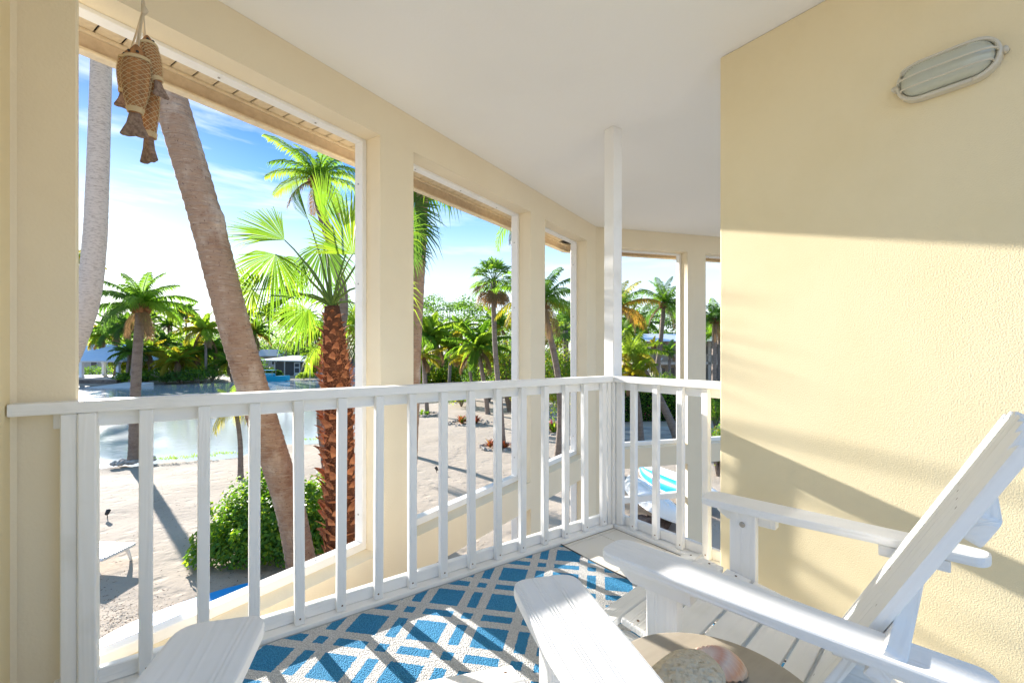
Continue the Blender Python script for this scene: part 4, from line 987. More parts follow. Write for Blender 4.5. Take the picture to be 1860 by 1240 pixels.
# second opening: hanging fan fronds and their trunk close behind the first pillar
fan_palm('fan palm close behind the first pillar, dark leaves hanging into the second opening', [g_(738, 9.6), at(747, 9.6, zat(800, 9.6)), at(755, 9.6, zat(600, 9.6)), at(763, 9.6, zat(450, 9.6)), at(768, 9.6, zat(330, 9.6)), at(768, 9.6, zat(255, 9.6))], 0.15, 0.115, 1.5, seed=51, nf=24, mats=(DRK, GRN, GRN), skirt=9, n=26, sep=True, bark=m_bark3)
g = MB(); rnd = random.Random(77)
pa = Vector(at(738, 9.6, GZ-0.06)); tt = bpy.data.objects['fan_palm.001']
for hx, hy, tx, ty, sz in ((752, 405, 800, 500, .72), (745, 375, 800, 400, .8), (740, 450, 788, 480, .6)):
    hub = at(hx, 9.3, zat(hy, 9.3))-pa; tip = at(tx, 9.3, zat(ty, 9.3))-pa; gg = MB()
    tp = at(768, 9.6, zat(300, 9.6))-pa; gg.tube([tp, tp.lerp(hub, .5)+Vector((-.05, 0, .02)), hub], [.02, .015, .01], 5, PET, cap=False)
    fan_geo(gg, hub, tip-hub, -cfw+cup_*0.4, sz, rnd, DRK, n=26, span=190, droop=0.8, cut=0.5, fold=.3); gg.build('fan_leaf', LM, tt)
# palm whose crown shows over the second and third openings
feather_palm('palm hidden behind the second pillar, frond tips showing either side under the eave', [g_(964, 13), at(964, 13, zat(700, 13)), at(960, 13, zat(440, 13)), at(958, 13, zat(385, 13))], 0.15, 0.12, 1.5, (GRN, DRK, YEL), seed=61, nf=18, sep=True, q=2, leaf_droop=0.9)
# slender fan palm in the second opening, growing in a red bromeliad bed
fan_palm('slender tall fan palm with small round crown, alone against the sky in the second opening', [ground_at(914, 812), at(909, 18.6, zat(740, 18.6)), at(900, 18.6, zat(640, 18.6)), at(896, 18.6, zat(540, 18.6)), at(896, 18.6, zat(512, 18.6))], 0.12, 0.085, 1.15, seed=71, nf=28, skirt=10, mats=(GRN, DRK, DRY), n=16)
def bed(label, c, n, r, seed, mats, ring=True, leafL=0.42, name='bromeliad_bed'):
    rnd = random.Random(seed); t = thing(name, label, 'flower bed', c)
    for k in range(n):
        a = 6.283*k/n+rnd.uniform(-.4, .4); q = 0 if k == 0 else r*0.55
        g = MB(); cx, cy = math.cos(a)*q, math.sin(a)*q
        for j in range(34):
            az = j*2.4+rnd.random(); e = R(rnd.uniform(20, 80)); l = leafL*rnd.uniform(0.7, 1.15); w = leafL*0.075
            d = Vector((math.cos(az)*math.cos(e), math.sin(az)*math.cos(e), math.sin(e))); sd_ = Vector((-math.sin(az), math.cos(az), 0))*w
            p0 = Vector((cx, cy, 0)); p1 = p0+d*l*0.6; p2 = p0+d*l+Vector((math.cos(az)*l*0.12, math.sin(az)*l*0.12, -l*0.12)); b = len(g.v)
            g.v += [tuple(p0-sd_*0.6), tuple(p0+sd_*0.6), tuple(p1+sd_), tuple(p1-sd_), tuple(p2)]; g.f += [(b, b+1, b+2, b+3), (b+3, b+2, b+4)]; g.m += [rnd.choice(mats)]*2
        g.build('bromeliad', [m_brom, m_gloss, m_lo, m_gloss2, m_pink], t)
    if ring:
        g = MB(); rocks(g, ring_pts(0, 0, r*1.15, 34, rnd)+ring_pts(0, 0, r*1.35, 14, rnd, 0.0), 0.09, rnd); g.build('rock_ring', m_rock, t, kind='stuff')
    return t
bed('nearest stone-ringed bed of red bromeliads, at the foot of the slender fan palm', ground_at(905, 812), 5, 0.62, 5, [0, 0, 0, 2])
bed('stone-ringed bed of red and green bromeliads, left of and beyond the nearest bed', ground_at(852, 768), 6, 0.85, 6, [0, 0, 1, 0], leafL=0.55)
bed('low grassy plant ring round a thin trunk near the canal end', ground_at(775, 752), 4, 0.75, 7, [3, 1], leafL=0.35, name='plant_bed')
bed('small stone ring with sparse leaves beyond the bromeliad beds', ground_at(832, 728), 3, 0.8, 8, [1, 2], leafL=0.3, name='plant_bed')
bed('flower bed with pink blooms and rocks beside the curved dark trunk in the third opening', ground_at(1003, 782), 5, 0.8, 9, [3, 3, 1, 4], leafL=0.62, name='flower_bed')
bed('orange and red leafed plants on rocks further back in the third opening', ground_at(1003, 728), 5, 0.9, 10, [2, 0, 2], leafL=0.7, name='flower_bed')
# garden palms of the second opening
feather_palm('palm with yellow-green crown at the left edge of the second opening', [ground_at(776, 752), at(772, 28.8, zat(690, 28.8)), at(768, 28.8, zat(648, 28.8))], 0.14, 0.10, 1.35, (BRT, YEL, YEL), seed=81, nf=16, leaf_droop=1.2)
feather_palm('bushy palm with a reddish crown base, behind the hedge in the second opening', [ground_at(772, 716), at(772, 42, zat(640, 42)), at(778, 42, zat(612, 42))], 0.22, 0.2, 3.1, (GRN, BRT, BRT), seed=83, nf=24, leaf_droop=1.1, nl=34)
feather_palm('tall full palm in the middle of the second opening with arching green fronds', [ground_at(886, 752), at(880, 28.5, zat(700, 28.5)), at(868, 28.5, zat(632, 28.5))], 0.16, 0.13, 2.2, (GRN, BRT, YEL), seed=85, nf=24, leaf_droop=1.0, nl=36)
feather_palm('small yellowish palm left of the full palm in the second opening', [ground_at(862, 738), at(856, 33, zat(690, 33)), at(850, 33, zat(652, 33))], 0.12, 0.1, 1.35, (BRT, YEL, YEL), seed=87, nf=15, leaf_droop=1.3)
feather_palm('yellow palm behind the green palms of the second opening', [ground_at(815, 716), at(818, 42, zat(660, 42)), at(820, 42, zat(630, 42))], 0.16, 0.13, 2.4, (BRT, YEL, ORG), seed=88, nf=18, leaf_droop=1.2)
# third opening
feather_palm('curving dark palm trunk in the third opening with a large arching crown', [ground_at(1012, 842), at(1018, 16.2, zat(760, 16.2)), at(1013, 16.2, zat(680, 16.2)), at(997, 16.2, zat(600, 16.2)), at(986, 16.2, zat(548, 16.2))], 0.125, 0.10, 1.75, (GRN, DRK, YEL), seed=91, nf=22, sep=True, q=2, leaf_droop=1.2, older=0.35, bark=m_bark)
fan_palm('silver-blue fan palm behind the yellow-green tree in the third opening', [ground_at(1030, 735), at(1028, 31, zat(640, 31)), at(1027, 31, zat(600, 31))], 0.2, 0.18, 1.6, seed=93, nf=22, mats=(DRK, DRK, DRK), skirt=2, n=14)
# fourth and fifth openings
feather_palm('palm with orange and yellow fronds just right of the white post', [ground_at(1112, 800), at(1115, 20, zat(700, 20)), at(1122, 20, zat(560, 20))], 0.14, 0.11, 1.7, (GRN, YEL, ORG), seed=95, nf=20, q=2, leaf_droop=1.3, older=0.5)
feather_palm('coconut palm in full in the fourth opening, brown crown base against the sky', [ground_at(1192, 740), at(1193, 33, zat(680, 33)), at(1200, 33, zat(620, 33)), at(1206, 33, zat(552, 33))], 0.19, 0.15, 2.3, (GRN, DRK, GRN), seed=97, nf=24, q=2, leaf_droop=1.0, bark=m_bark)
feather_palm('leaning palm trunk rising left from the path with a low yellow-green crown', [ground_at(1232, 800), at(1212, 20.6, zat(752, 20.6)), at(1180, 20.6, zat(690, 20.6)), at(1147, 20.6, zat(645, 20.6))], 0.19, 0.13, 1.5, (BRT, GRN, YEL), seed=99, nf=20, q=2, leaf_droop=1.4, older=0.35, bark=m_bark)
feather_palm('thin dark trunk left of the leaning one, at the edge of the path', [ground_at(1165, 802), at(1160, 20, zat(740, 20)), at(1150, 20, zat(680, 20))], 0.13, 0.10, 1.1, (BRT, YEL, YEL), seed=101, nf=14, leaf_droop=1.4, bark=m_bark)
feather_palm('palm in the narrow last opening beside the stucco wall', [ground_at(1297, 748), at(1297, 30, zat(680, 30)), at(1298, 30, zat(580, 30))], 0.17, 0.14, 1.9, (DRK, GRN, GRN), seed=103, nf=22, q=2, leaf_droop=1.3)
feather_palm('low palm in front of the long white-roofed house', [ground_at(1216, 716), at(1216, 42, zat(660, 42)), at(1216, 42, zat(640, 42))], 0.15, 0.12, 1.5, (DRK, GRN, GRN), seed=105, nf=16)
feather_palm('small yellow palm in front of the porch of the white-roofed house', [ground_at(1190, 716), at(1189, 42, zat(660, 42)), at(1188, 42, zat(628, 42))], 0.1, 0.09, 1.1, (BRT, YEL, YEL), seed=106, nf=13)

# far bank palms: px, base D, crown py, radius m, mats, label
FARP = [(128, 60, 480, 4.2, (BRT, YEL, YEL), 'palm whose yellowed fronds show past the left pillar edge'),
        (210, 62, 600, 4.0, (GRN, DRK, GRN), 'dark green palm over the gazebo roof, left of the coconut palm trunk'),
        (186, 66, 612, 3.6, (BRT, YEL, YEL), 'yellow palm behind the peak of the blue gazebo roof'),
        (232, 58, 592, 3.2, (DRK, GRN, DRK), 'dark palm standing at the right corner of the gazebo'),
        (238, 56.5, 640, 2.8, (DRK, GRN, DRK), 'short dark palm on the bank under the gazebo corner palm'),
        (279, 92, 575, 2.4, (DRK, GRN, YEL), 'distant thin palm just right of the coconut palm trunk'),
        (305, 84, 590, 3.2, (DRK, GRN, GRN), 'distant dark palm between the coconut palm and the leaning trunk'),
        (327, 82, 565, 2.8, (BRT, GRN, GRN), 'tall distant bright palm, left one of a pair against the sky'),
        (337, 80, 568, 3.0, (GRN, DRK, GRN), 'tall distant dark palm, right one of a pair against the sky'),
        (298, 70, 622, 3.6, (DRK, GRN, YEL), 'rounded green palm in the thicket across the water'),
        (322, 58.5, 655, 3.6, (BRT, YEL, YEL), 'palm with bright yellow hanging fronds at the water edge'),
        (349, 61, 642, 3.8, (GRN, BRT, YEL), 'arching green palm right of the yellow one across the water'),
        (372, 60, 600, 4.4, (BRT, YEL, YEL), 'large yellow-green palm just left of the leaning trunk'),
        (388, 64, 635, 3.8, (DRK, GRN, ORG), 'dark palm with orange fronds partly behind the leaning trunk'),
        (270, 60, 640, 3.4, (BRT, YEL, YEL), 'yellow-tinged palm right beside the coconut palm trunk'),
        (440, 70, 575, 3.6, (GRN, DRK, YEL), 'palm just right of the leaning trunk, over the dark bushes'),
        (462, 72, 605, 4.2, (GRN, YEL, ORG), 'palm with orange hanging fronds left of the hip-roofed house'),
        (487, 96, 572, 3.4, (DRK, GRN, YEL), 'distant palm above the hip-roofed house'),
        (518, 88, 575, 4.0, (GRN, BRT, YEL), 'tall bright palm behind the screened porch'),
        (540, 88, 580, 3.6, (GRN, DRK, GRN), 'tall palm behind the porch door, second of three'),
        (556, 90, 576, 3.4, (DRK, GRN, GRN), 'tall palm behind the right end of the porch, third of three'),
        (572, 84, 610, 3.4, (BRT, YEL, GRN), 'yellow-green palm above the right end of the porch'),
        (415, 62, 660, 3.0, (GRN, BRT, YEL), 'low palm on the bank hidden mostly by the leaning trunk'),
        (575, 70, 645, 3.0, (BRT, GRN, YEL), 'low bright palm at the right end of the screened porch'),
        (800, 62, 605, 3.6, (GRN, BRT, YEL), 'green palm behind the hedge, left part of the second opening'),
        (838, 58, 600, 3.2, (BRT, GRN, YEL), 'bright palm between the hedge palms of the second opening'),
        (1145, 60, 585, 3.4, (GRN, DRK, YEL), 'palm above the roof of the long white-roofed house, near the post'),
        (1168, 62, 590, 3.2, (DRK, GRN, GRN), 'palm behind the roof, left of the full coconut palm'),
        (1158, 45, 640, 2.0, (BRT, GRN, GRN), 'low palm by the porch of the long house')]
FARP += [(750, 55, 610, 3.4, (BRT, GRN, YEL), 'bright palm at the far left of the second opening'), (905, 56, 590, 3.6, (GRN, BRT, YEL), 'palm crown behind the slender trunk of the fan palm'),
         (1010, 50, 610, 3.2, (BRT, GRN, YEL), 'bright palm low in the third opening'), (1040, 58, 585, 3.2, (GRN, BRT, GRN), 'green palm at the right of the third opening'), (1135, 34, 610, 2.2, (BRT, GRN, YEL), 'low bright palm beside the white post'),
         (1305, 48, 600, 3.0, (GRN, BRT, GRN), 'green palm behind the last palm by the stucco wall'), (255, 74, 590, 3.4, (GRN, BRT, YEL), 'green palm crown close right of the coconut palm trunk'), (600, 78, 590, 3.6, (GRN, BRT, GRN), 'green palm crown beside the shaggy red trunk, far away')]
for i, (px, D, py, r_, ms, lb) in enumerate(FARP):
    zc = zat(py, D); b = at(px+random.Random(i).uniform(-6, 8), D, GZ-0.05)
    feather_palm(lb, [b, at(px+2, D, (zc+GZ)/2), at(px, D, zc)], 0.19, 0.14, r_*0.8, ms, seed=200+i, nf=24, leaf_droop=1.1, rings=14, nl=26)

# shrubs and masses across the water
SHR = [(190, 68, 5.5, 2.2, DRK, 'dark clipped hedge behind the gazebo posts'), (265, 58.3, 2.6, 1.9, GRN, 'green shrub on the bank right of the coconut palm trunk'), (300, 57.8, 2.8, 1.7, DRK, 'dark shrub overhanging the water across the canal'),
       (330, 58.5, 2.4, 1.6, DRK, 'dark low shrub under the yellow palm fronds'), (360, 59, 2.8, 2.3, GRN, 'bright green shrub at the bank beneath the palms'), (385, 61, 2.6, 2.8, GRN, 'bright hedge left of the leaning trunk across the water'),
       (235, 57, 1.7, 1.5, GRN, 'light green shrub at the foot of the gazebo steps'), (455, 72, 2.8, 3.6, DRK, 'dark purple-green bush right of the leaning trunk'), (487, 70, 1.6, 1.8, GRN, 'round grey-green bush left of the porch'),
       (503, 69, 1.0, 1.3, DRK, 'small ball shrub in front of the porch screen'), (552, 66.8, 1.5, 1.2, BRT, 'small bright shrub at the water by the porch'), (440, 66, 2.0, 2.2, DRK, 'dark shrub against the right side of the leaning trunk'),
       (565, 95, 7.0, 6.5, DRK, 'green trees behind the porch roof, right side'), (490, 100, 8.0, 7.0, GRN, 'round-topped tree behind the porch and hip roof'), (410, 90, 8.0, 8.0, GRN, 'leafy tree behind the leaning trunk'),
       (340, 92, 9.0, 8.2, DRK, 'dense tree behind the thicket across the water'), (280, 88, 8.0, 8.0, GRN, 'broad tree behind the palms right of the coconut trunk'), (160, 95, 8.0, 7.6, GRN, 'leafy tree behind the gazebo roof at the left'), (220, 98, 8.0, 7.5, DRK, 'dark tree behind the pale blue house roof'),
       (635, 80, 4.5, 7.5, DRK, 'dark shrubbery seen right of the red trunk')]
for i, (px, D, r_, h, mi, lb) in enumerate(SHR):
    shrub('shrub' if h < 5 else 'leafy_tree', lb, 'shrub' if h < 5 else 'tree', at(px, D, GZ-0.1), (r_, r_*0.8, h*1.05), 300+i, 900 if h < 5 else 2600, 0.34 if h < 5 else 0.6, [mi, mi, BRT if mi != DRK else GRN, DRK], nb=8)
shrub('shrub', 'yellow-green shrub at the handrail in the middle of the second opening', 'shrub', at(838, 33, GZ), (1.5, 1.3, 1.9), 341, 1500, 0.17, [BRT, GRN, BRT, YEL])
shrub('leafy_tree', 'dark green leafy tree at the right of the second opening', 'tree', at(925, 30, GZ), (2.0, 2.0, 5.6), 343, 6500, 0.17, [GRN, DRK, BRT, YEL], nb=14)
shrub('leafy_tree', 'yellow-green tree filling the lower third opening', 'tree', at(1030, 24, GZ), (1.7, 1.7, 4.6), 345, 6500, 0.14, [BRT, GRN, YEL, BRT], nb=14)
shrub('leafy_tree', 'shadowy tree beside the slender fan palm trunk', 'tree', at(888, 36, GZ), (2.4, 2.0, 5.0), 346, 4200, 0.2, [DRK, DRK, GRN], nb=12)
MORE = [(770, 48, 2.6, 4.2, BRT, 'bright tree at the left edge of the second opening'), (812, 52, 3.0, 5.0, GRN, 'green tree behind the left palms of the second opening'), (850, 50, 3.0, 4.8, BRT, 'sunlit tree behind the full palm of the second opening'),
        (905, 44, 2.6, 4.4, GRN, 'green tree low behind the slender fan palm'), (1000, 44, 3.0, 4.6, GRN, 'green tree behind the curving palm of the third opening'), (1050, 40, 3.0, 5.0, BRT, 'sunlit tree at the right edge of the third opening'),
        (1140, 36, 2.2, 3.6, BRT, 'sunlit tree just right of the white post'), (1175, 75, 5.0, 7.5, GRN, 'tree crown over the long roof beside the orange palm'), (1225, 78, 5.0, 8.0, DRK, 'darker tree crown over the right half of the long roof'), (1290, 72, 5.0, 7.0, GRN, 'tree crown in the narrow last opening'),
        (255, 64, 3.2, 4.6, BRT, 'sunlit tree right behind the coconut palm trunk'), (300, 68, 3.6, 5.0, GRN, 'green tree in the thicket across the canal, middle'), (350, 66, 3.4, 4.8, BRT, 'bright tree in the thicket, left of the leaning trunk'), (590, 72, 3.6, 4.4, BRT, 'bright tree right of the screened porch')]
for i, (px, D, r_, h, mi, lb) in enumerate(MORE):
    shrub('leafy_tree', lb, 'tree', at(px, D, GZ-0.1), (r_, r_*0.8, h), 700+i, 2600, 0.009*D*0.75, [mi, BRT, GRN, mi, YEL], nb=10)
shrub('shrub', 'rusty orange shrub in front of the dark hedge', 'shrub', at(806, 46, GZ), (1.6, 1.0, 1.0), 347, 700, 0.16, [ORG, DRY, ORG], nb=5)
shrub('shrub', 'flowering bush with yellow-green leaves in the fourth opening', 'shrub', at(1202, 27, GZ), (1.9, 1.5, 3.1), 349, 5600, 0.13, [1, 0, 1, 0], nb=12, mats=GM)
shrub('shrub', 'green bush with white blossom in the narrow last opening', 'shrub', at(1300, 23, GZ), (0.9, 0.9, 1.9), 350, 2600, 0.1, [0, 1, 0], nb=7, mats=GM)
shrub('shrub', 'leafy shrub low down beside the stucco wall edge', 'shrub', at(1304, 14.5, GZ), (0.7, 0.7, 2.0), 351, 2600, 0.09, [1, 0, 0, 3], nb=7, mats=GM)
def hedge(label, a, b, w, h, seed, count, size, mis):
    a = Vector(a); b = Vector(b); t = thing('hedge', label, 'hedge', a); d = (b-a); L = d.length; d.normalize(); nn = Vector((-d.y, d.x, 0)); rnd = random.Random(seed); g = MB()
    for _ in range(count):
        u_ = rnd.uniform(0, L); f = rnd.random(); 
        if f < 0.45: p = d*u_+nn*rnd.uniform(-w/2, w/2)+Vector((0, 0, h+rnd.gauss(0, .05)))
        else: p = d*u_+nn*(w/2*rnd.choice((-1, 1))+rnd.gauss(0, .05))+Vector((0, 0, rnd.uniform(0.05, h)))
        o = Vector((rnd.gauss(0, 1), rnd.gauss(0, 1), rnd.gauss(0.6, 1))).normalized(); u2 = o.cross(Vector((rnd.random(), rnd.random(), rnd.random()))).normalized(); w2_ = o.cross(u2); s = size*rnd.uniform(.6, 1.2); b_ = len(g.v)
        g.v += [tuple(p-u2*s*.5), tuple(p+w2_*s*.3), tuple(p+u2*s*.5), tuple(p-w2_*s*.3)]; g.f.append((b_, b_+1, b_+2, b_+3)); g.m.append(rnd.choice(mis))
    g.build('foliage', GM, t)
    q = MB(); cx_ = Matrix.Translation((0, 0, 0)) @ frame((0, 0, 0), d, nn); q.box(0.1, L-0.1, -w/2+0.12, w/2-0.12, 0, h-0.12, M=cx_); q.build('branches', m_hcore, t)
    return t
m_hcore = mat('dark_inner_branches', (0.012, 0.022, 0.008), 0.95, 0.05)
hedge('dark green flowering hedge along the far side of the grey path', at(1080, 26, GZ), at(1420, 27.5, GZ), 1.2, 1.75, 5, 22000, 0.10, [0, 0, 0, 0, 0, 0, 1, 0, 0, 0, 0, 0, 0, 0, 0, 0, 4])
hedge('clipped dark hedge across the second opening', at(760, 50, GZ), at(860, 60, GZ), 1.4, 1.5, 6, 5000, 0.2, [0, 0, 2])

# casuarina wood far behind: one mass, ragged top
rnd = random.Random(13); g = MB(); blobs = []
def prof_(px): return 552+14*math.sin(px*0.021)+9*math.sin(px*0.07+1)+6*math.sin(px*0.19)
for px in range(640, 1480, 9):
    D = 95+rnd.uniform(-8, 25); zt = zat(prof_(px)+rnd.uniform(-6, 12), D); 
    for k in range(3):
        q = at(px+rnd.uniform(-8, 8), D, zt-1.5-k*2.9); blobs.append((tuple(q), (rnd.uniform(1.4, 2.8), rnd.uniform(1.4, 2.8), rnd.uniform(1.3, 2.0))))
for px in range(-350, 660, 22):
    D = 125+rnd.uniform(-8, 25); zt = zat(598+rnd.uniform(-10, 12), D)
    for k in range(3):
        q = at(px+rnd.uniform(-8, 8), D, zt-1.5-k*3.0); blobs.append((tuple(q), (rnd.uniform(2.5, 4.8), rnd.uniform(2, 4), rnd.uniform(1.6, 2.4))))
leaf_cloud(g, blobs, 105000, 0.5, rnd, [DRK, GRN, DRK, GRN], hollow=0.15, aspect=0.5)
for px in range(650, 1480, 14):
    D = 100+rnd.uniform(-5, 20); q = at(px, D, GZ); g.tube([q, at(px+rnd.uniform(-3, 3), D, zat(prof_(px)+8, D))], [0.16, 0.05], 5, DRK)
g.build('distant_wood', LM, kind='stuff')

# ------------------------------------------------------------------ grey path, grass
m_path = mat('grey_path', (0.44, 0.40, 0.345), 0.95, 0.1, [('noise', 20, 0.6, 0.01)], vary=[(1.2, (0.21, 0.20, 0.195), 0.4, 0.7)])
def flat(name, pts, m, z, kind='structure'):
    g = MB(); g.v = [(p.x, p.y, z) for p in pts]; g.f = [tuple(range(len(pts)))]; g.m = [0]; return g.build(name, m, kind=kind)
flat('path', [at(1075, 19.0), at(1240, 18.6), at(1500, 19.5), at(1500, 24.2), at(1240, 24.0), at(1075, 23.6)], m_path, GZ+0.035)
flat('path', [at(700, 48), at(860, 40), at(1000, 38), at(1000, 40.5), at(860, 43), at(700, 53)], m_path, GZ+0.035)
rnd = random.Random(3); g = MB()
def grass(px0, px1, D0, D1, n, s):
    for _ in range(n):
        p = at(rnd.uniform(px0, px1), rnd.uniform(D0, D1), GZ); a = rnd.uniform(0, 6.28); w = Vector((math.cos(a), math.sin(a), 0))*s*0.12
        b = len(g.v); g.v += [tuple(p-w), tuple(p+w), (p.x+rnd.uniform(-s, s)*.4, p.y+rnd.uniform(-s, s)*.4, p.z+s*rnd.uniform(.5, 1.2))]; g.f.append((b, b+1, b+2)); g.m.append(rnd.choice([GRN, BRT]))
grass(748, 850, 36, 50, 9000, 0.22)
for px, D in ((300, 16.9), (330, 17.1), (370, 17.4), (410, 17.8), (480, 19), (560, 20.6)):
    grass(px-22, px+22, D-0.25, D+0.15, 110, 0.09)
g.build('grass', LM, kind='stuff')

rnd = random.Random(71); g = MB()
for _ in range(2600):
    px = rnd.uniform(120, 1080); D = 5.5+26*rnd.random()**1.6; p = at(px, D, GZ)
    if _ < 900: p = at(rnd.gauss(230, 60), rnd.gauss(6.6, .5), GZ)
    a = rnd.uniform(0, 6.28); l = rnd.uniform(0.006, 0.026)*(1 if _ < 900 else 1.6); u_ = Vector((math.cos(a), math.sin(a), 0))*l; w = Vector((-u_.y, u_.x, 0))*0.3; z = Vector((0, 0, 0.03+rnd.uniform(0, .015)))
    b = len(g.v); g.v += [tuple(p-u_+z), tuple(p+w+z), tuple(p+u_+z+Vector((0, 0, .01))), tuple(p-w+z)]; g.f.append((b, b+1, b+2, b+3)); g.m.append(0)
g.build('leaf_litter', mat('brown_leaf_litter', (0.14, 0.09, 0.06), 0.9, 0.1, tint=0.3), kind='stuff')

# ------------------------------------------------------------------ small things on the sand
def spotlight(label, p, a):
    t = thing('garden_spotlight', label, 'spotlight', p)
    t.scale = (0.75, 0.75, 0.75); MB().tube([(0, 0, -0.1), (0, 0, 0.16)], 0.012, 8).build('spike', m_dark, t)
    d = Vector((math.cos(a)*0.6, math.sin(a)*0.6, 0.8)).normalized()
    MB().tube([Vector((0, 0, .17))-d*0.08, Vector((0, 0, .17))-d*0.05, Vector((0, 0, .17))+d*0.09, Vector((0, 0, .17))+d*0.10], [0.03, 0.055, 0.065, 0.055], 14).build('head', m_dark, t, smooth=True)
    return t
spotlight('black garden spotlight on the sand at the left, above the white lounger', ground_at(195, 940), 1.0)
spotlight('black garden spotlight in the middle of the sand, in front of the bromeliads', ground_at(793, 858), 2.0)
m_plast = mat('white_plastic', (0.8, 0.8, 0.8), 0.35, 0.5)
lo = thing('sun_lounger', 'white plastic sun lounger on the sand behind the left post', 'sun lounger', ground_at(180, 1046)); lo.rotation_euler.z = math.atan2(-(at(100, 9)-at(200, 9)).y, -(at(100, 9)-at(200, 9)).x)+R(176)-R(180)
MB().box(-1.75, 0.08, -0.02, 0.03, 0.27, 0.33).build('side_rail', m_plast, lo, bevel=0.01)
MB().box(-1.75, 0.08, 0.60, 0.65, 0.27, 0.33).build('side_rail', m_plast, lo, bevel=0.01)
MB().box(0.04, 0.09, 0.031, 0.599, 0.27, 0.33).build('end_rail', m_plast, lo, bevel=0.01)
sm = MB().box(0, 0.075, 0.031, 0.599, 0.30, 0.318).mesh('slat', m_plast)
for k in range(20): link('slat', sm, lo, Matrix.Translation((-0.05-0.086*k, 0, 0)))
for x, d in ((-0.05, 0.05), (-1.5, -0.05)):
    for y in (0.005, 0.625): MB().tube([(x-d*1.5, y, 0.27), (x, y, 0.14), (x+d, y, 0.0)], [0.04, 0.028, 0.022], 8).build('leg', m_plast, lo, smooth=True)
m_kw = mat('white_hull_plastic', (0.78, 0.78, 0.77), 0.3, 0.5); m_kb = mat('blue_hull_plastic', (0.015, 0.32, 0.78), 0.3, 0.5)
def kayak(label, p, rz, L, Wd, H, mats, tilt=0, roll=0, strip=0.3, name='kayak'):
    """hull lying upside down"""
    t = thing(name, label, 'kayak', p, rz); t.rotation_euler = (roll, tilt, rz)
    g = MB(); nL, nW = 40, 18
    for j in range(nL+1):
        u_ = -1+2*j/nL; w = Wd/2*max(0.02, (1-abs(u_)**2.4))**0.75; h = H*(1-0.55*abs(u_)**3)
        for i in range(nW+1):
            a = math.pi*i/nW; g.v.append((u_*L/2, w*math.cos(a), h*math.sin(a)**0.75+0.10*abs(u_)**3))
    for j in range(nL):
        for i in range(nW):
            a = j*(nW+1)+i; g.f.append((a, a+1, a+nW+2, a+nW+1)); g.m.append(1 if (i > nW*(1-strip)) else 0)
    g.build('hull', mats, t, smooth=True)
    g = MB(); ol = []
    for j in range(nL+1):
        u_ = -1+2*j/nL; w = Wd/2*max(0.02, (1-abs(u_)**2.4))**0.75; ol.append((u_*L/2, w, 0.10*abs(u_)**3))
    g.tube(ol, 0.02, 8); g.tube([(x, -y, z) for x, y, z in ol], 0.02, 8); g.build('rim', m_kw, t, smooth=True)
    g = MB()
    for y in (-0.1, 0.0, 0.1):
        pts = []
        for j in range(6, nL-5):
            u_ = -1+2*j/nL; h = H*(1-0.55*abs(u_)**3); pts.append((u_*L/2, y, h*0.985+0.10*abs(u_)**3))
        g.tube(pts, 0.012, 6)
    g.build('keel_ridge', mats[0], t, smooth=True)
    return t
# two upturned kayaks below the far wall, one blue board just outside the first opening
ka = at(1150, 12.6, GZ); kb = at(1206, 10.6, GZ)
kayak('white upturned kayak on the sand seen under the far wall', at(1180, 11.3, GZ+0.22), math.atan2((kb-ka).y, (kb-ka).x), 3.3, 0.78, 0.36, [m_kw, m_kw], roll=R(-12))
kayak('white and blue upturned kayak beside the plain white one', at(1232, 12.2, GZ+0.30), math.atan2((kb-ka).y, (kb-ka).x)+R(14), 3.4, 0.8, 0.38, [m_kw, m_kb], roll=R(10), strip=0.36)
pa, pb = ground_at(226, 1142, GZ), ground_at(446, 1064, GZ); mid = (pa+pb)*0.5; dr = (pb-pa)
side_ = Vector((dr.y, -dr.x, 0)).normalized()
bd = thing('paddleboard', 'long blue board with a white edge on the sand right below the first opening', 'paddleboard', mid+side_*0.31)
bd.rotation_euler.z = math.atan2(dr.y, dr.x); Lb = dr.length*1.5
def bo(L, Wd, n=40): 
    up_ = [(-L/2+L*k/n, Wd/2*max(0, 1-abs(-1+2*k/n)**2.2)**0.6) for k in range(n+1)]
    return up_[::-1]+[(x, -y) for x, y in up_[1:-1]]
MB().prism(bo(Lb, 0.86)[::-1], -0.06, 0.05).build('board_body', m_kw, bd, bevel=0.02, seg=2)
MB().prism(bo(Lb*0.994, 0.82)[::-1], 0.051, 0.056).build('deck', m_kb, bd)
# rocks, dark stones under the far wall
rnd = random.Random(17); g = MB()
rocks(g, [at(rnd.uniform(1140, 1215), rnd.uniform(8.2, 10.6), GZ+0.05) for _ in range(60)], 0.22, rnd)
g.build('rocks', mat('dark_brown_rock', (0.11, 0.075, 0.06), 0.9, 0.1, [('noise', 12, 1.0, 0.05)], vary=[(4, (0.22, 0.16, 0.13), 0.45, 0.7)]), kind='stuff')

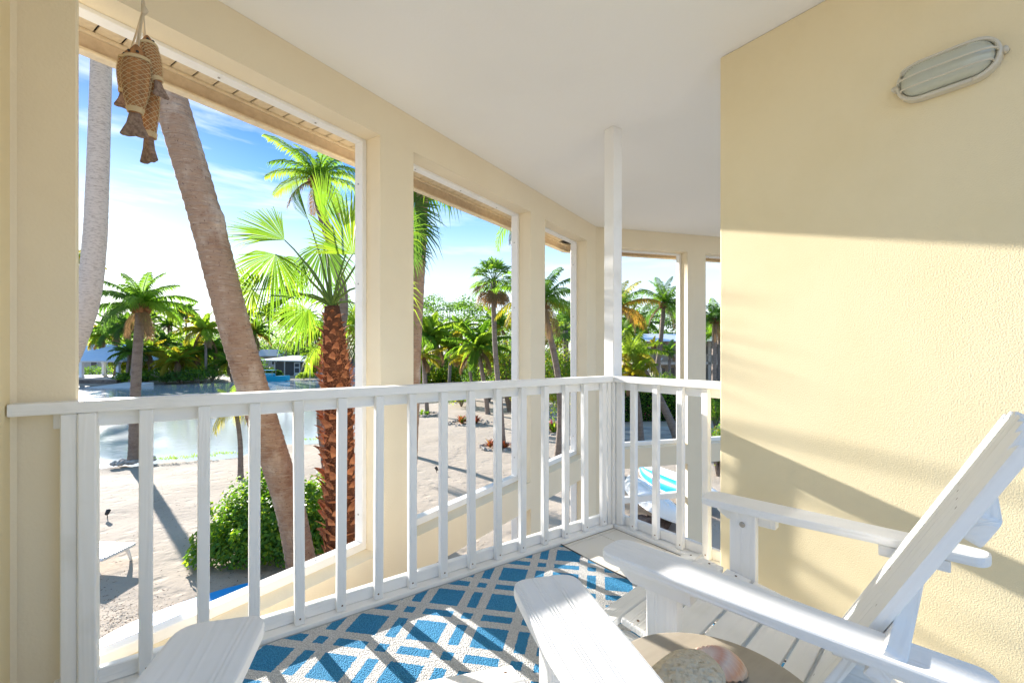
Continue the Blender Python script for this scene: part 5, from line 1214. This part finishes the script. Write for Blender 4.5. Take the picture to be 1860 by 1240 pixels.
# ------------------------------------------------------------------ gazebo, houses, dock, boat, lamp post
m_blue = mat('pale_blue_roof', (0.50, 0.66, 0.82), 0.6, 0.3, [('wave', (0, 0, 9), 0.4, 0.03)], vary=[(2, (0.58, 0.72, 0.85), 0.4, 0.7)])
m_bwhite = mat('bluish_white_paint', (0.66, 0.70, 0.76), 0.6)
m_roofw = mat('white_metal_roof', (0.72, 0.74, 0.76), 0.5, 0.4)
m_wall = mat('cream_house_wall', (0.50, 0.44, 0.36), 0.8)
m_dkglass = mat('dark_window_glass', (0.03, 0.04, 0.05), 0.12, 0.6)
m_screen = mat('grey_insect_screen', (0.10, 0.11, 0.125), 0.7, 0.2)
m_stone = mat('dock_stone', (0.20, 0.165, 0.14), 0.9, 0.1, [('vor', 3, 1.0, 0.08)], vary=[(2.5, (0.12, 0.10, 0.09), 0.4, 0.65)])
def hip(g, x0, x1, y0, y1, z0, z1, rl=0.0, mi=0):
    xm, ym = (x0+x1)/2, (y0+y1)/2
    v = [(x0, y0, z0), (x1, y0, z0), (x1, y1, z0), (x0, y1, z0), (xm-rl, ym, z1), (xm+rl, ym, z1)]
    g.add(v, [(0, 1, 5, 4), (1, 2, 5), (2, 3, 4, 5), (3, 0, 4), (3, 2, 1, 0)], mi)
def building(name, label, px, D, cat='house'):
    """local x to the right of the view, local y away"""
    t = thing(name, label, cat, at(px, D, 0), HEAD-math.pi/2); return t
gz = building('gazebo', 'open gazebo with pale blue hip roof on white columns on the far bank', 172, 58, 'gazebo')
pf = -2.05
MB().box(-6.5, 3.9, -1.2, 6.5, pf-0.25, pf).build('deck', mat('pale_deck', (0.52, 0.45, 0.38), 0.8), gz)
MB().box(-6.6, 4.0, -1.35, 6.4, GZ-0.6, pf-0.26).build('stone_base', m_stone, gz)
g = MB(); hip(g, -4.6, 4.4, -0.9, 6.3, 0.08, 2.1); g.build('roof', m_blue, gz)
for k in range(12):
    z = 0.12+k*0.158; f = 1-(z-0.08)/2.02
    g = MB(); xm, ym = -0.1, 2.7; hx, hy = 4.5*f+0.02, 3.6*f+0.02
    g.box(xm-hx, xm+hx, ym-hy-0.02, ym-hy+0.03, z, z+0.03); g.build('shingle_course', m_blue, gz)
for x in (-3.9, -1.4, 3.3):
    for y in (-0.3, 5.6):
        c = MB().box(x-0.17, x+0.17, y-0.17, y+0.17, pf, -0.08).build('column', m_bwhite, gz); MB().box(x-0.24, x+0.24, y-0.24, y+0.24, pf, pf+0.2).build('column_base', m_bwhite, c); MB().box(x-0.24, x+0.24, y-0.24, y+0.24, -0.3, -0.09).build('column_head', m_bwhite, c)
MB().box(-4.3, 4.1, -0.6, 6.0, -0.08, 0.08).build('beam', m_bwhite, gz)
rp2 = building('boat_ramp', 'pale concrete boat ramp sloping into the water beside the gazebo', 215, 53, 'ramp')
g = MB(); g.add([(-3.2, -1.5, WZ-0.05), (2.0, -1.5, WZ-0.05), (2.4, 2.2, -2.5), (-1.0, 2.2, -2.5), (-3.2, -1.5, WZ-0.8), (2.0, -1.5, WZ-0.8), (2.4, 2.2, -3.4), (-1.0, 2.2, -3.4)], [(0, 1, 2, 3), (4, 7, 6, 5), (0, 4, 5, 1), (1, 5, 6, 2), (3, 7, 4, 0), (2, 6, 7, 3)]); g.build('slab', mat('white_concrete', (0.55, 0.53, 0.50), 0.8), rp2)
hb = building('house', 'low house with long pale blue roof behind the gazebo', 200, 84)
g = MB(); hip(g, -9, 7.5, -4, 6, 0.4, 2.6, 4); g.build('roof', m_blue, hb); MB().box(-8, 6.6, -3.2, 5, GZ-0.5, 0.4).build('wall', m_wall, hb)
for x in (-6, -3, 0, 3, 5.4):
    w_ = MB().box(x-0.6, x+0.6, -3.26, -3.15, -1.6, -0.3).build('window', m_bwhite, hb); MB().box(x-0.5, x+0.5, -3.3, -3.24, -1.5, -0.4).build('pane', m_dkglass, w_)
# porch house
ph = building('house', 'low house with a screened porch, white flat roof and white screen door across the canal', 545, 76)
DP = 76; X_ = lambda px: (px-545)/818.1*DP; Z_ = lambda py: zat(py, DP)
g = MB(); g.add([(X_(478), -1.2, Z_(653)), (X_(566), -1.2, Z_(655)), (X_(560), 5, Z_(646)), (X_(505), 5, Z_(646)), (X_(478), -1.2, Z_(653)-0.18), (X_(566), -1.2, Z_(655)-0.18), (X_(560), 5, Z_(646)-0.18), (X_(505), 5, Z_(646)-0.18)], [(0, 1, 2, 3), (7, 6, 5, 4), (0, 4, 5, 1), (1, 5, 6, 2), (2, 6, 7, 3), (3, 7, 4, 0)]); g.build('porch_roof', m_roofw, ph)
MB().box(X_(490), X_(640), 2.2, 9, GZ-0.3, Z_(652)).build('wall', m_screen, ph)
MB().box(X_(566), X_(640), 1.6, 2.19, GZ-0.3, Z_(668)).build('side_wall', m_bwhite, ph)
for a, b in ((503, 520), (521, 536), (552, 563)):
    MB().box(X_(a)+0.06, X_(b)-0.06, -0.62, -0.58, GZ, Z_(657.5)).build('screen_panel', m_screen, ph)
for px in (503, 520.5, 563, 572, 590, 610): MB().box(X_(px)-0.07, X_(px)+0.07, -0.7, -0.5, GZ, Z_(656.5)).build('post', m_bwhite, ph)
dr_ = MB().box(X_(537.5), X_(548.5), -0.68, -0.56, GZ, Z_(658)).build('door', m_bwhite, ph)
for a, b in ((660, 666), (668, 676)): MB().box(X_(539.2), X_(546.8), -0.72, -0.685, Z_(b), Z_(a)).build('screen_pane', m_screen, dr_)
for px in (575, 585, 597): 
    w_ = MB().box(X_(px)-0.4, X_(px)+0.4, 1.50, 1.59, Z_(667), Z_(656)).build('window', m_bwhite, ph); MB().box(X_(px)-0.32, X_(px)+0.32, 1.45, 1.52, Z_(666), Z_(657)).build('pane', m_dkglass, w_)
h3 = building('house', 'cream house with pale hip roof between the palms left of the porch', 487, 92)
g = MB(); hip(g, -4.2, 4.2, -3, 4, 0.35, 1.7, 1.5); g.build('roof', mat('pale_grey_roof', (0.55, 0.53, 0.52), 0.7), h3); MB().box(-3.6, 3.6, -2.4, 3.4, GZ-0.4, 0.35).build('wall', m_wall, h3)
for x in (-2.5, 0, 2.5): 
    w_ = MB().box(x-0.5, x+0.5, -2.46, -2.35, -1.4, -0.3).build('window', m_bwhite, h3); MB().box(x-0.4, x+0.4, -2.5, -2.44, -1.3, -0.4).build('pane', m_dkglass, w_)
# blue boat at the bank, lamp post, chair
bt = building('motor_boat', 'turquoise motor boat moored at the bank in front of the porch', 490, 64.5, 'boat')
g = MB(); n = 20; m_turq = mat('turquoise_hull', (0.01, 0.36, 0.52), 0.3, 0.5)
for j in range(n+1):
    u_ = j/n; w = 0.95*(1-max(0, u_-0.45)**2/0.3025)**0.8 if u_ < 1 else 0.02; x = -2.5+5.4*u_; sh_ = 0.18*u_*u_
    g.v += [(x, -w, WZ+0.62+sh_), (x, -w*0.7, WZ-0.15+0.25*u_**4), (x, w*0.7, WZ-0.15+0.25*u_**4), (x, w, WZ+0.62+sh_)]
for j in range(n):
    for i in range(3): a = j*4+i; g.f.append((a, a+1, a+5, a+4)); g.m.append(0)
    a = j*4; g.f.append((a, a+4, a+7, a+3)); g.m.append(0)
g.f.append((0, 3, 2, 1)); g.m.append(0); g.build('hull', m_turq, bt)
MB().box(-0.9, 0.6, -0.5, 0.5, WZ+0.6, WZ+1.05).build('console', m_turq, bt, bevel=0.08); MB().box(-1.0, 0.7, -0.6, 0.6, WZ+1.5, WZ+1.56).build('canopy', m_turq, bt, bevel=0.02)
for x in (-0.9, 0.6):
    for y in (-0.5, 0.5): MB().tube([(x, y, WZ+0.6), (x, y, WZ+1.5)], 0.025, 6).build('canopy_pole', m_metal, bt)
MB().box(-2.75, -2.45, -0.18, 0.18, WZ-0.1, WZ+0.75).build('outboard_motor', m_dark, bt, bevel=0.05)
lpst = thing('lamp_post', 'short lamp post with white globe at the water by the porch', 'lamp post', at(563, 66, GZ-0.3))
MB().tube([(0, 0, 0), (0, 0, 2.15)], 0.06, 8).build('post', m_metal, lpst); bm_ = blob('globe', 0.22, 0.22, 0.24, 0, 1, m_plast, 2); link('globe', bm_, lpst, Matrix.Translation((0, 0, 2.35)))
# long two-storey house at the right
lh = building('house', 'long two-storey house with white metal roof and shaded balconies, seen in the right openings', 1200, 50)
DL = 50; X2_ = lambda px: (px-1200)/818.1*DL; Z2 = lambda py: zat(py, DL)
g = MB(); hip(g, X2_(1142), X2_(1330), -1.2, 8.5, Z2(620), Z2(604), 4.8); g.build('roof', m_roofw, lh)
MB().box(X2_(1146), X2_(1325), 1.4, 7, GZ-0.3, Z2(620)).build('wall', m_wall, lh)
MB().box(X2_(1146), X2_(1325), -0.4, 1.39, Z2(662), Z2(657)).build('balcony_floor', m_wall, lh)
for px in (1150, 1168, 1178, 1196, 1214, 1232, 1250, 1268, 1286, 1304, 1320): MB().box(X2_(px)-0.14, X2_(px)+0.14, -0.4, -0.15, GZ-0.3, Z2(620)).build('column', m_wall, lh)
for px in range(1155, 1322, 18):
    for (a, b) in ((644, 628), (690, 668)):
        w_ = MB().box(X2_(px)-0.42, X2_(px)+0.42, 1.32, 1.395, Z2(a), Z2(b)).build('window', m_wall, lh); MB().box(X2_(px)-0.36, X2_(px)+0.36, 1.28, 1.315, Z2(a-1), Z2(b+1)).build('pane', m_dkglass, w_)
g = MB()
for px in range(1146, 1325, 2): g.box(X2_(px)-0.015, X2_(px)+0.015, -0.39, -0.35, Z2(657), Z2(645))
g.box(X2_(1146), X2_(1325), -0.40, -0.34, Z2(645), Z2(644)); g.build('balcony_railing', m_wall, lh, kind='stuff')
st_ = building('stairs', 'outside stair with white rails at the end of the long house', 1172, 47.5, 'stairs')
for k in range(12): MB().box(-0.9+k*0.22, -0.66+k*0.22, 0, 1.2, GZ, GZ+0.2+k*0.19).build('step', m_wall, st_)
MB().tube([(-0.9, -0.05, GZ+1.1), (1.8, -0.05, GZ+3.3)], 0.06, 6).build('handrail', m_bwhite, st_)
